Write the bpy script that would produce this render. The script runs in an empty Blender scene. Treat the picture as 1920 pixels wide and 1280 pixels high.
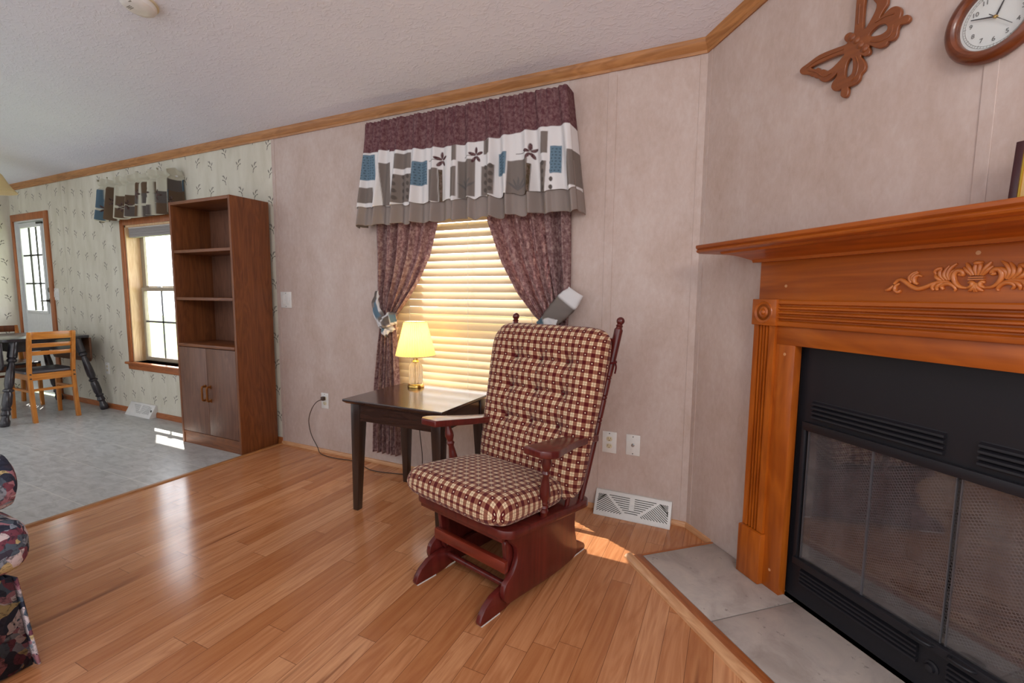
import bpy, bmesh, math, random
import numpy as np
from mathutils import Vector, Matrix
random.seed(7); np.random.seed(7)
scene = bpy.context.scene
COL = scene.collection
PI = math.pi

# ------------------------------------------------------------------ helpers
def lin(r, g, b, a=1.0):
    def f(c):
        c /= 255.0
        return c / 12.92 if c <= 0.04045 else ((c + 0.055) / 1.055) ** 2.4
    return (f(r), f(g), f(b), a)

class NT:
    """small node-tree builder"""
    def __init__(s, name):
        s.m = bpy.data.materials.new(name); s.m.use_nodes = True
        s.t = s.m.node_tree; s.t.nodes.clear()
        s.out = s.t.nodes.new('ShaderNodeOutputMaterial')
    def put(s, sock, v):
        if isinstance(v, bpy.types.NodeSocket): s.t.links.new(v, sock)
        elif v is not None:
            if sock.type == 'RGBA' and isinstance(v, (tuple, list)) and len(v) == 3: v = (*v, 1)
            sock.default_value = v
    def node(s, typ, ins=None, **props):
        n = s.t.nodes.new(typ)
        for k, v in props.items(): setattr(n, k, v)
        for k, v in (ins or {}).items(): s.put(n.inputs[k], v)
        return n
    def math(s, op, a, b=None, c=None, clamp=False):
        n = s.t.nodes.new('ShaderNodeMath'); n.operation = op; n.use_clamp = clamp
        s.put(n.inputs[0], a)
        if b is not None: s.put(n.inputs[1], b)
        if c is not None: s.put(n.inputs[2], c)
        return n.outputs[0]
    def mix(s, fac, a, b, blend='MIX'):
        n = s.t.nodes.new('ShaderNodeMix'); n.data_type = 'RGBA'; n.blend_type = blend
        s.put(n.inputs[0], fac); s.put(n.inputs[6], a); s.put(n.inputs[7], b)
        return n.outputs[2]
    def coord(s, kind='Object'):
        return s.t.nodes.new('ShaderNodeTexCoord').outputs[kind]
    def mapping(s, vec, scale=(1, 1, 1), rot=(0, 0, 0), loc=(0, 0, 0)):
        n = s.node('ShaderNodeMapping', {'Vector': vec, 'Scale': scale, 'Rotation': rot, 'Location': loc})
        return n.outputs[0]
    def noise(s, vec, scale=5.0, detail=2.0, rough=0.5, dist=0.0):
        n = s.node('ShaderNodeTexNoise', {'Vector': vec, 'Scale': scale, 'Detail': detail, 'Roughness': rough, 'Distortion': dist})
        return n.outputs[0]
    def voronoi(s, vec, scale, feature='F1', out=0):
        n = s.node('ShaderNodeTexVoronoi', {'Vector': vec, 'Scale': scale}, feature=feature)
        return n.outputs[out]
    def ramp(s, fac, stops, interp='LINEAR'):
        n = s.t.nodes.new('ShaderNodeValToRGB'); n.color_ramp.interpolation = interp
        e = n.color_ramp.elements
        while len(e) < len(stops): e.new(0.5)
        for el, (p, c) in zip(e, stops):
            el.position = p; el.color = c if len(c) == 4 else (*c, 1)
        s.put(n.inputs[0], fac)
        return n.outputs[0]
    def xyz(s, vec):
        n = s.node('ShaderNodeSeparateXYZ', {0: vec}); return n.outputs
    def vec(s, x, y, z=0.0):
        n = s.node('ShaderNodeCombineXYZ', {0: x, 1: y, 2: z}); return n.outputs[0]
    def white(s, x, y):
        n = s.node('ShaderNodeTexWhiteNoise', {'Vector': s.vec(x, y, 0.0)}, noise_dimensions='3D'); return n.outputs[0]
    def bump(s, h, strength=0.3, dist=0.01):
        n = s.node('ShaderNodeBump', {'Height': h, 'Strength': strength, 'Distance': dist}); return n.outputs[0]
    def bsdf(s, color, rough=0.5, metal=0.0, spec=0.5, normal=None, **kw):
        ins = {'Base Color': color, 'Roughness': rough, 'Metallic': metal, 'Specular IOR Level': spec}
        ins.update(kw)
        n = s.node('ShaderNodeBsdfPrincipled', ins)
        if normal is not None: s.put(n.inputs['Normal'], normal)
        return n.outputs[0]
    def mixsh(s, fac, a, b):
        n = s.t.nodes.new('ShaderNodeMixShader'); s.put(n.inputs[0], fac)
        s.t.links.new(a, n.inputs[1]); s.t.links.new(b, n.inputs[2]); return n.outputs[0]
    def done(s, sh):
        s.t.links.new(sh, s.out.inputs[0]); return s.m

# ------------------------------------------------------------------ materials
def plain(name, color, rough=0.5, metal=0.0, spec=0.5, var=0.06, nscale=30):
    n = NT(name); f = n.noise(n.coord('Object'), nscale, 3)
    c2 = tuple(min(1, max(0, x * (1 - var * 3))) for x in color[:3]) + (1,)
    return n.done(n.bsdf(n.mix(f, color, c2), rough, metal, spec))

def wood(name, c1, c2, axis='z', fine=60, rough=0.35, coat=0.0, knots=0.0, spec=0.5, bump=0.08):
    n = NT(name); co = n.coord('Object')
    k = {'x': (0.05, 1, 1), 'y': (1, 0.05, 1), 'z': (1, 1, 0.05)}[axis]
    k2 = {'x': (0.14, 1, 1), 'y': (1, 0.14, 1), 'z': (1, 1, 0.14)}[axis]
    g1 = n.noise(n.mapping(co, k), fine, 5, 0.62, 0.25)
    g2 = n.noise(n.mapping(co, k2), fine * 0.14, 3, 0.5, 1.4)
    rings = n.math('FRACT', n.math('MULTIPLY', g2, 7.0))
    rings = n.math('ABSOLUTE', n.math('SUBTRACT', rings, 0.5))
    f = n.math('ADD', n.math('MULTIPLY', g1, 0.75), n.math('MULTIPLY', rings, 0.5))
    col = n.ramp(f, [(0.25, c2), (0.75, c1)])
    nm = n.bump(f, bump, 0.002)
    return n.done(n.bsdf(col, rough, 0, spec, nm, **({'Coat Weight': coat, 'Coat Roughness': 0.12} if coat else {})))

def floor_planks():
    n = NT('oak_strip_flooring'); co = n.coord('Object'); x, y, z = n.xyz(co)[:3]
    W, L = 0.0815, 0.95
    u = n.math('DIVIDE', x, W); row = n.math('FLOOR', u)
    off = n.math('MULTIPLY', n.white(row, 3.7), 7.0)
    v = n.math('ADD', n.math('DIVIDE', y, L), off); colid = n.math('FLOOR', v)
    r1 = n.white(row, colid); r2 = n.white(n.math('ADD', row, 31.3), colid)
    fu, fv = n.math('FRACT', u), n.math('FRACT', v)
    eu = n.math('MINIMUM', fu, n.math('SUBTRACT', 1.0, fu))
    ev = n.math('MULTIPLY', n.math('MINIMUM', fv, n.math('SUBTRACT', 1.0, fv)), L / W)
    e = n.math('MINIMUM', eu, ev)
    gap = n.math('LESS_THAN', e, 0.010)
    sh = n.vec(n.math('ADD', x, n.math('MULTIPLY', r1, 9.0)), n.math('ADD', y, n.math('MULTIPLY', r2, 11.0)), z)
    g1 = n.noise(n.mapping(sh, (1, 0.045, 1)), 75, 5, 0.6, 0.2)
    g2 = n.noise(n.mapping(sh, (1, 0.10, 1)), 9, 3, 0.55, 1.8)
    rings = n.math('ABSOLUTE', n.math('SUBTRACT', n.math('FRACT', n.math('MULTIPLY', g2, 5.0)), 0.5))
    base = n.ramp(r1, [(0.0, lin(182, 120, 76)), (0.3, lin(198, 137, 92)), (0.75, lin(206, 146, 101)), (1.0, lin(216, 160, 116))])
    gr = n.math('ADD', n.math('MULTIPLY', g1, 0.7), n.math('MULTIPLY', rings, 0.55))
    c = n.mix(n.ramp(gr, [(0.3, (0.5, 0.5, 0.5, 1)), (0.7, (0, 0, 0, 1))]), base, lin(150, 82, 44))
    st = n.noise(n.mapping(sh, (1, 0.07, 1)), 14, 2, 0.5, 0.8)
    c = n.mix(n.ramp(st, [(0.66, (0, 0, 0, 1)), (0.76, (0.8, 0.8, 0.8, 1))]), c, lin(112, 62, 34))
    c = n.mix(n.math('MULTIPLY', gap, 0.75), c, lin(70, 38, 22))
    nm = n.bump(n.math('SUBTRACT', n.math('MULTIPLY', g1, 0.12), gap), 0.12, 0.002)
    rg = n.math('ADD', 0.12, n.math('MULTIPLY', n.noise(co, 6, 3), 0.10))
    return n.done(n.bsdf(c, rg, 0, 0.5, nm))

def vinyl():
    n = NT('sheet_vinyl_tile_pattern'); co = n.coord('Object'); x, y, z = n.xyz(co)[:3]
    T = 0.325
    u = n.math('DIVIDE', n.math('ADD', x, 0.05), T); v = n.math('DIVIDE', n.math('ADD', y, 0.285), T)
    fu, fv = n.math('FRACT', u), n.math('FRACT', v)
    e = n.math('MINIMUM', n.math('MINIMUM', fu, n.math('SUBTRACT', 1.0, fu)), n.math('MINIMUM', fv, n.math('SUBTRACT', 1.0, fv)))
    gl = n.math('LESS_THAN', e, 0.008)
    r = n.white(n.math('FLOOR', u), n.math('FLOOR', v))
    m = n.noise(n.mapping(co, (1, 2.4, 1), (0, 0, 0.6)), 9, 6, 0.62, 0.8)
    c = n.ramp(m, [(0.3, lin(154, 155, 154)), (0.5, lin(181, 182, 181)), (0.72, lin(199, 200, 199))])
    c = n.mix(n.math('MULTIPLY', r, 0.25), c, lin(160, 160, 156))
    c = n.mix(n.math('MULTIPLY', gl, 0.6), c, lin(215, 213, 205))
    nm = n.bump(n.math('SUBTRACT', m, gl), 0.15, 0.002)
    return n.done(n.bsdf(c, 0.34, 0, 0.5, nm))

def hearth_tile():
    n = NT('grey_stone_tile'); co = n.coord('Object')
    m = n.noise(co, 6, 6, 0.65, 0.6); sp = n.noise(co, 26, 4, 0.6, 0.2)
    c = n.ramp(m, [(0.3, lin(150, 138, 130)), (0.5, lin(172, 161, 154)), (0.72, lin(188, 176, 166))])
    c = n.mix(n.ramp(sp, [(0.64, (0, 0, 0, 1)), (0.72, (0.7, 0.7, 0.7, 1))]), c, lin(92, 84, 78))
    return n.done(n.bsdf(c, 0.45, 0, 0.4, n.bump(m, 0.12, 0.004)))

def wall_living():
    n = NT('mottled_vinyl_wallboard'); co = n.coord('Object')
    a = n.noise(n.mapping(co, (1, 1, 0.55)), 5, 5, 0.6, 0.4)
    b = n.noise(n.mapping(co, (1, 1, 0.5)), 45, 4, 0.65, 0.3)
    f = n.math('ADD', n.math('MULTIPLY', a, 0.6), n.math('MULTIPLY', b, 0.4))
    c = n.ramp(f, [(0.3, lin(178, 156, 143)), (0.5, lin(192, 172, 163)), (0.7, lin(203, 188, 181))])
    return n.done(n.bsdf(c, 0.55, 0, 0.35, n.bump(b, 0.05, 0.002)))

def wall_dining():
    n = NT('sprig_wallpaper'); co = n.coord('Object'); x, y, z = n.xyz(co)[:3]
    w = n.math('ADD', x, y)
    a = n.noise(n.mapping(co, (1, 1, 0.3)), 9, 5, 0.6, 0.5)
    c = n.ramp(a, [(0.3, lin(194, 188, 170)), (0.5, lin(204, 198, 182)), (0.7, lin(212, 207, 192))])
    CW, CH = 0.175, 0.21
    u = n.math('DIVIDE', w, CW); ci = n.math('FLOOR', u)
    v = n.math('ADD', n.math('DIVIDE', z, CH), n.math('MULTIPLY', n.white(ci, 9.1), 3.0)); ri = n.math('FLOOR', v)
    rnd = n.white(ci, ri)
    lx = n.math('MULTIPLY', n.math('SUBTRACT', n.math('FRACT', u), 0.5), CW)
    lz = n.math('MULTIPLY', n.math('SUBTRACT', n.math('FRACT', v), 0.5), CH)
    fl = n.math('SUBTRACT', n.math('MULTIPLY', n.math('GREATER_THAN', rnd, 0.5), 2.0), 1.0)
    lx = n.math('MULTIPLY', lx, fl)
    lx = n.math('ADD', lx, n.math('MULTIPLY', n.math('SUBTRACT', rnd, 0.5), 0.05))
    total = None
    for cx, cz, ang, la, lb in ((-0.020, 0.012, 2.1, 0.017, 0.0042), (0.006, 0.026, 1.1, 0.018, 0.0045), (-0.004, -0.010, 0.8, 0.016, 0.004),
                                (0.020, 0.002, 0.3, 0.013, 0.0035), (-0.012, -0.030, 1.25, 0.014, 0.0030), (0.022, 0.034, 0.75, 0.010, 0.003)):
        dx = n.math('SUBTRACT', lx, cx); dz = n.math('SUBTRACT', lz, cz)
        p = n.math('ADD', n.math('MULTIPLY', dx, math.cos(ang) / la), n.math('MULTIPLY', dz, math.sin(ang) / la))
        q = n.math('ADD', n.math('MULTIPLY', dx, -math.sin(ang) / (lb * 1.25)), n.math('MULTIPLY', dz, math.cos(ang) / (lb * 1.25)))
        d = n.math('ADD', n.math('MULTIPLY', p, p), n.math('MULTIPLY', q, q))
        k = n.math('SUBTRACT', 1.0, d, clamp=True)
        total = k if total is None else n.math('MAXIMUM', total, k)
    c = n.mix(n.math('MULTIPLY', n.math('POWER', total, 0.4), 0.95), c, lin(76, 68, 62))
    return n.done(n.bsdf(c, 0.55, 0, 0.35))

def ceiling_mat():
    n = NT('stomp_textured_ceiling'); co = n.coord('Object')
    a = n.noise(n.mapping(co, (1, 1.6, 1)), 26, 4, 0.55, 1.2)
    b = n.noise(co, 4, 3)
    h = n.ramp(a, [(0.5, (0, 0, 0, 1)), (0.68, (1, 1, 1, 1))])
    c = n.mix(b, lin(232, 234, 243), lin(224, 226, 236))
    return n.done(n.bsdf(c, 0.6, 0, 0.35, n.bump(h, 0.30, 0.006)))

def plaid():
    n = NT('burgundy_plaid_cotton'); uv = n.coord('UV'); x, y, z = n.xyz(uv)[:3]
    p = 0.0350
    u, v = n.math('DIVIDE', x, p), n.math('DIVIDE', y, p)
    a, b = n.math('FRACT', u), n.math('FRACT', v)
    da, db = n.math('LESS_THAN', a, 0.5), n.math('LESS_THAN', b, 0.5)
    s = n.math('MULTIPLY', n.math('ADD', da, db), 0.5)
    c = n.ramp(s, [(0.0, lin(226, 200, 164)), (0.4, lin(146, 92, 72)), (0.9, lin(88, 22, 24))], 'CONSTANT')
    def line(f, lo, hi): return n.math('MULTIPLY', n.math('GREATER_THAN', f, lo), n.math('LESS_THAN', f, hi))
    ln = n.math('MAXIMUM', line(a, 0.725, 0.775), line(b, 0.725, 0.775))
    c = n.mix(n.math('MULTIPLY', ln, 0.65), c, lin(92, 52, 44))
    par = n.math('MODULO', n.math('ADD', n.math('ADD', n.math('FLOOR', u), n.math('FLOOR', v)), 2000.0), 2.0)
    par = n.math('LESS_THAN', par, 0.5)
    dx, dy = n.math('SUBTRACT', a, 0.25), n.math('SUBTRACT', b, 0.25)
    d = n.math('LESS_THAN', n.math('ADD', n.math('MULTIPLY', dx, dx), n.math('MULTIPLY', dy, dy)), 0.0062)
    c = n.mix(n.math('MULTIPLY', d, par), c, lin(232, 212, 182))
    wv = n.noise(n.mapping(uv, (900, 900, 1)), 1.0, 2)
    c = n.mix(n.math('MULTIPLY', wv, 0.25), c, n.mix(0.5, c, (0.0, 0.0, 0.0, 1)))
    return n.done(n.bsdf(c, 0.9, 0, 0.15, n.bump(wv, 0.15, 0.001), **{'Sheen Weight': 0.15}))

def printed(name, trans=0.25, mottle=0.5):
    """fabric whose printed pattern is stored on the cloth mesh"""
    n = NT(name); a = n.node('ShaderNodeAttribute', attribute_name='print').outputs['Color']
    co = n.coord('Object'); f = n.noise(co, 55, 4, 0.65); g = n.noise(co, 500, 2)
    sat = n.node('ShaderNodeSeparateColor', {0: a}).outputs; lum = sat[1]; dk = n.math('LESS_THAN', lum, 0.085)
    c = n.mix(n.math('MULTIPLY', n.ramp(f, [(0.40, (0, 0, 0, 1)), (0.66, (1, 1, 1, 1))]), n.math('MULTIPLY', dk, mottle)), a, lin(186, 156, 152))
    b = n.bsdf(c, 0.9, 0, 0.1, n.bump(g, 0.1, 0.0005))
    t = n.node('ShaderNodeBsdfTranslucent', {'Color': c}).outputs[0]
    return n.done(n.mixsh(trans, b, t))

def curtain_cloth():
    n = NT('mauve_mottled_curtain'); co = n.coord('Object')
    f = n.noise(co, 48, 5, 0.68, 0.3)
    c = n.ramp(f, [(0.35, lin(140, 104, 106)), (0.5, lin(180, 146, 145)), (0.68, lin(222, 198, 192))])
    b = n.bsdf(c, 0.9, 0, 0.1)
    t = n.node('ShaderNodeBsdfTranslucent', {'Color': c}).outputs[0]
    return n.done(n.mixsh(0.55, b, t))

def floral():
    n = NT('dark_floral_upholstery'); co = n.coord('Object')
    wv = n.node('ShaderNodeTexNoise', {'Vector': co, 'Scale': 7.0, 'Detail': 3.0}).outputs[1]
    vv = n.mix(0.16, co, wv)
    cell = n.node('ShaderNodeTexVoronoi', {'Vector': vv, 'Scale': 44.0}).outputs
    r = n.xyz(cell[1])[0]
    c = n.ramp(r, [(0.0, lin(52, 56, 72)), (0.18, lin(120, 68, 82)), (0.27, lin(84, 96, 110)), (0.42, lin(206, 192, 194)), (0.58, lin(164, 116, 126)),
                   (0.70, lin(66, 62, 76)), (0.80, lin(190, 170, 124)), (0.87, lin(140, 148, 160))], 'CONSTANT')
    f = n.noise(co, 60, 4, 0.6, 1.0)
    c = n.mix(n.ramp(f, [(0.50, (0, 0, 0, 1)), (0.64, (0.7, 0.7, 0.7, 1))]), c, lin(40, 40, 52))
    return n.done(n.bsdf(c, 0.85, 0, 0.2))

def thin_glass(name, tint=(0.98, 0.99, 1.0, 1), gloss=0.06, dust=0.0, dustcol=(0.4, 0.4, 0.4, 1)):
    n = NT(name)
    t = n.node('ShaderNodeBsdfTransparent', {'Color': tint}).outputs[0]
    g = n.node('ShaderNodeBsdfGlossy', {'Color': (1, 1, 1, 1), 'Roughness': 0.03}).outputs[0]
    s = n.mixsh(gloss, t, g)
    if dust:
        f = n.noise(n.coord('Object'), 9, 4)
        d = n.node('ShaderNodeBsdfDiffuse', {'Color': dustcol}).outputs[0]
        s = n.mixsh(n.math('MULTIPLY', f, dust), s, d)
    return n.done(s)

def translucent(name, color, fac=0.5, rough=0.7, gloss=0.2, emit=0.0):
    n = NT(name); f = n.noise(n.coord('Object'), 20, 2)
    c = n.mix(n.math('MULTIPLY', f, 0.15), color, (color[0] * .8, color[1] * .8, color[2] * .75, 1))
    b = n.bsdf(c, rough, 0, gloss)
    t = n.node('ShaderNodeBsdfTranslucent', {'Color': c}).outputs[0]
    return n.done(n.mixsh(fac, b, t))

def mesh_screen():
    n = NT('woven_spark_screen'); x, y, z = n.xyz(n.coord('Object'))[:3]
    p = 0.0085
    u = n.math('DIVIDE', n.math('ADD', x, n.math('MULTIPLY', z, 0.55)), p); v = n.math('DIVIDE', n.math('SUBTRACT', n.math('MULTIPLY', z, 0.9), n.math('MULTIPLY', x, 0.35)), p)
    fu, fv = n.math('FRACT', u), n.math('FRACT', v)
    w = n.math('MAXIMUM', n.math('LESS_THAN', fu, 0.26), n.math('LESS_THAN', fv, 0.26))
    d = n.bsdf(lin(116, 112, 111), 0.5, 0.2)
    t = n.node('ShaderNodeBsdfTransparent', {'Color': (1, 1, 1, 1)}).outputs[0]
    return n.done(n.mixsh(w, t, d))

def firebrick():
    n = NT('smoked_refractory_panel'); co = n.coord('Object'); x, y, z = n.xyz(co)[:3]
    f = n.noise(co, 7, 4, 0.6, 0.5)
    c = n.ramp(f, [(0.3, lin(78, 72, 68)), (0.55, lin(124, 117, 111)), (0.75, lin(158, 151, 144))])
    return n.done(n.bsdf(c, 0.85, 0, 0.2))

def grass():
    n = NT('mown_lawn'); f = n.noise(n.coord('Object'), 3, 6, 0.7)
    return n.done(n.bsdf(n.ramp(f, [(0.3, lin(120, 140, 92)), (0.7, lin(168, 182, 132))]), 0.9, 0, 0.1))

M = {}
M['floor'] = floor_planks(); M['vinyl'] = vinyl(); M['tile'] = hearth_tile()
M['wl'] = wall_living(); M['wd'] = wall_dining(); M['ceil'] = ceiling_mat()
M['plaid'] = plaid(); M['valance'] = printed('patchwork_print_cotton', 0.18, 0.35); M['valance2'] = printed('patchwork_print_cotton_small', 0.3, 0.3)
M['curtain'] = curtain_cloth(); M['floral'] = floral()
OAK1, OAK2 = lin(188, 132, 80), lin(148, 96, 52)
for a in 'xyz': M['oak_' + a] = wood('oak_trim_' + a, OAK1, OAK2, a, 70, 0.4)
for a in 'xyz': M['pale_' + a] = wood('pale_maple_trim_' + a, lin(216, 166, 122), lin(188, 134, 92), a, 70, 0.4)
DK1, DK2 = lin(176, 104, 56), lin(140, 76, 38)
for a in 'xyz': M['door_oak_' + a] = wood('casing_oak_' + a, DK1, DK2, a, 70, 0.4)
for a in 'xyz': M['case_' + a] = wood('walnut_laminate_' + a, lin(136, 80, 42), lin(98, 52, 26), a, 60, 0.4)
M['case_dark'] = wood('walnut_laminate_door', lin(124, 84, 64), lin(92, 58, 44), 'z', 70, 0.42)
for a in 'xz': M['mantel_' + a] = wood('orange_stained_pine_' + a, lin(184, 96, 22), lin(142, 64, 8), a, 34, 0.38, 0.15)
M['onlay'] = wood('carved_pine_onlay', lin(214, 132, 66), lin(190, 104, 46), 'x', 40, 0.3, 0.3)
M['plug'] = plain('pale_wood_plug', lin(206, 150, 104), 0.5)
M['cherry'] = wood('cherry_stained_wood', lin(104, 34, 28), lin(74, 20, 18), 'z', 40, 0.3, 0.25, bump=0.03)
M['espresso'] = wood('espresso_wood', lin(66, 44, 36), lin(46, 30, 25), 'x', 50, 0.2, 0.45, bump=0.02)
M['espresso_z'] = wood('espresso_wood_leg', lin(58, 40, 32), lin(40, 27, 23), 'z', 50, 0.3, 0.2, bump=0.03)
for a in 'xyz': M['honey_' + a] = wood('honey_chair_wood_' + a, lin(206, 134, 56), lin(170, 98, 34), a, 50, 0.3, 0.2)
M['brownchair'] = wood('brown_chair_wood', lin(120, 66, 34), lin(92, 46, 24), 'z', 50, 0.35)
M['ebony'] = wood('black_stained_wood', lin(52, 48, 54), lin(34, 31, 36), 'x', 50, 0.28, 0.3, bump=0.03)
M['leaf'] = wood('brown_drop_leaf', lin(112, 72, 46), lin(84, 52, 34), 'x', 50, 0.35)
M['seatdark'] = plain('dark_grey_seat', lin(84, 80, 84), 0.35)
M['black'] = plain('matte_black_steel', lin(34, 33, 38), 0.42, 0.1, 0.4, 0.05, 200)
M['blackdeep'] = plain('shadow_black', lin(18, 17, 19), 0.6)
M['iron'] = plain('sooty_iron', lin(48, 40, 36), 0.7, 0.3)
M['white'] = plain('white_plastic', lin(232, 230, 226), 0.4)
M['ivory'] = plain('ivory_plastic', lin(222, 210, 178), 0.4)
M['offwhite'] = plain('white_enamel_steel', lin(226, 224, 220), 0.4)
M['doorwhite'] = plain('white_door_paint', lin(222, 224, 222), 0.4)
M['slot'] = plain('dark_slot', lin(60, 58, 50), 0.7)
M['chrome'] = plain('zinc_bolt', lin(190, 190, 190), 0.25, 1.0)
M['brass'] = plain('polished_brass', lin(206, 166, 92), 0.18, 1.0, 0.5, 0.02)
M['pewter'] = plain('dark_pewter', lin(84, 80, 76), 0.3, 0.9)
M['bronze'] = plain('antique_bronze_pull', lin(150, 92, 40), 0.35, 0.6)
M['clockwood'] = wood('walnut_clock_frame', lin(126, 64, 30), lin(88, 40, 18), 'x', 60, 0.3, 0.3)
M['dial'] = plain('clock_dial', lin(226, 226, 220), 0.5, 0, 0.4, 0.01)
M['ink'] = plain('black_ink', lin(44, 42, 44), 0.5)
M['ink2'] = plain('grey_ink', lin(150, 148, 140), 0.5)
M['bfly'] = wood('brown_butterfly_resin', lin(140, 78, 36), lin(118, 60, 26), 'x', 40, 0.3, 0.3)
M['framedark'] = wood('mahogany_frame', lin(70, 30, 34), lin(48, 18, 24), 'z', 60, 0.3)
M['gold'] = plain('gilt_line', lin(214, 176, 70), 0.3, 0.8)
M['parch'] = plain('tan_parchment', lin(214, 180, 120), 0.6, 0, 0.3, 0.1)
M['slat'] = translucent('cream_blind_slat', lin(232, 210, 178), 0.22, 0.5, 0.3)
M['shade'] = translucent('pleated_cream_lampshade', lin(252, 240, 194), 0.6, 0.8, 0.1)
M['pendant'] = translucent('alabaster_glass', lin(244, 228, 186), 0.5, 0.25, 0.5)
M['cellshade'] = translucent('grey_pleated_shade', lin(178, 172, 170), 0.25)
M['glass'] = thin_glass('window_glass', gloss=0.05)
M['fireglass'] = thin_glass('smoky_firescreen_glass', (0.86, 0.85, 0.86, 1), 0.08, 0.12, lin(150, 148, 152))
M['lens'] = thin_glass('clock_lens', gloss=0.03)
M['screen'] = mesh_screen(); M['brick'] = firebrick(); M['grass'] = grass()
M['vinylframe'] = plain('taupe_window_frame', lin(164, 152, 132), 0.45)
M['trimtan'] = plain('tan_braid', lin(206, 176, 150), 0.7)
M['muntin'] = plain('dark_muntin', lin(92, 92, 100), 0.4)
M['cord'] = plain('brown_flex', lin(66, 48, 36), 0.5)
M['edge'] = plain('steel_edge', lin(110, 112, 118), 0.35, 0.6)
M['bulb'] = plain('bulb_socket', lin(235, 225, 200), 0.4)
def crystal():
    n = NT('cut_crystal'); f = n.noise(n.coord('Object'), 60, 1)
    g = n.node('ShaderNodeBsdfGlass', {'Color': (0.98, 0.96, 0.93, 1), 'Roughness': 0.03, 'IOR': 1.3}).outputs[0]
    t = n.node('ShaderNodeBsdfTransparent', {'Color': (0.95, 0.93, 0.9, 1)}).outputs[0]
    d = n.node('ShaderNodeBsdfTranslucent', {'Color': (0.95, 0.9, 0.84, 1)}).outputs[0]
    return n.done(n.mixsh(0.22, n.mixsh(0.35, g, t), d))
M['crystal'] = crystal()

# ------------------------------------------------------------------ mesh builder
def cat(pts, k=6, closed=False):
    P = [Vector(p) for p in pts]; n = len(P); out = []
    rng = range(n) if closed else range(n - 1)
    for i in rng:
        p1, p2 = P[i], P[(i + 1) % n]
        p0 = P[i - 1] if (i > 0 or closed) else p1 * 2 - p2
        p3 = P[(i + 2) % n] if (i + 2 < n or closed) else p2 * 2 - p1
        for j in range(k):
            t = j / k
            out.append(0.5 * ((2 * p1) + (p2 - p0) * t + (2 * p0 - 5 * p1 + 4 * p2 - p3) * t * t + (3 * p1 - p0 - 3 * p2 + p3) * t ** 3))
    if not closed: out.append(P[-1])
    return out

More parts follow.
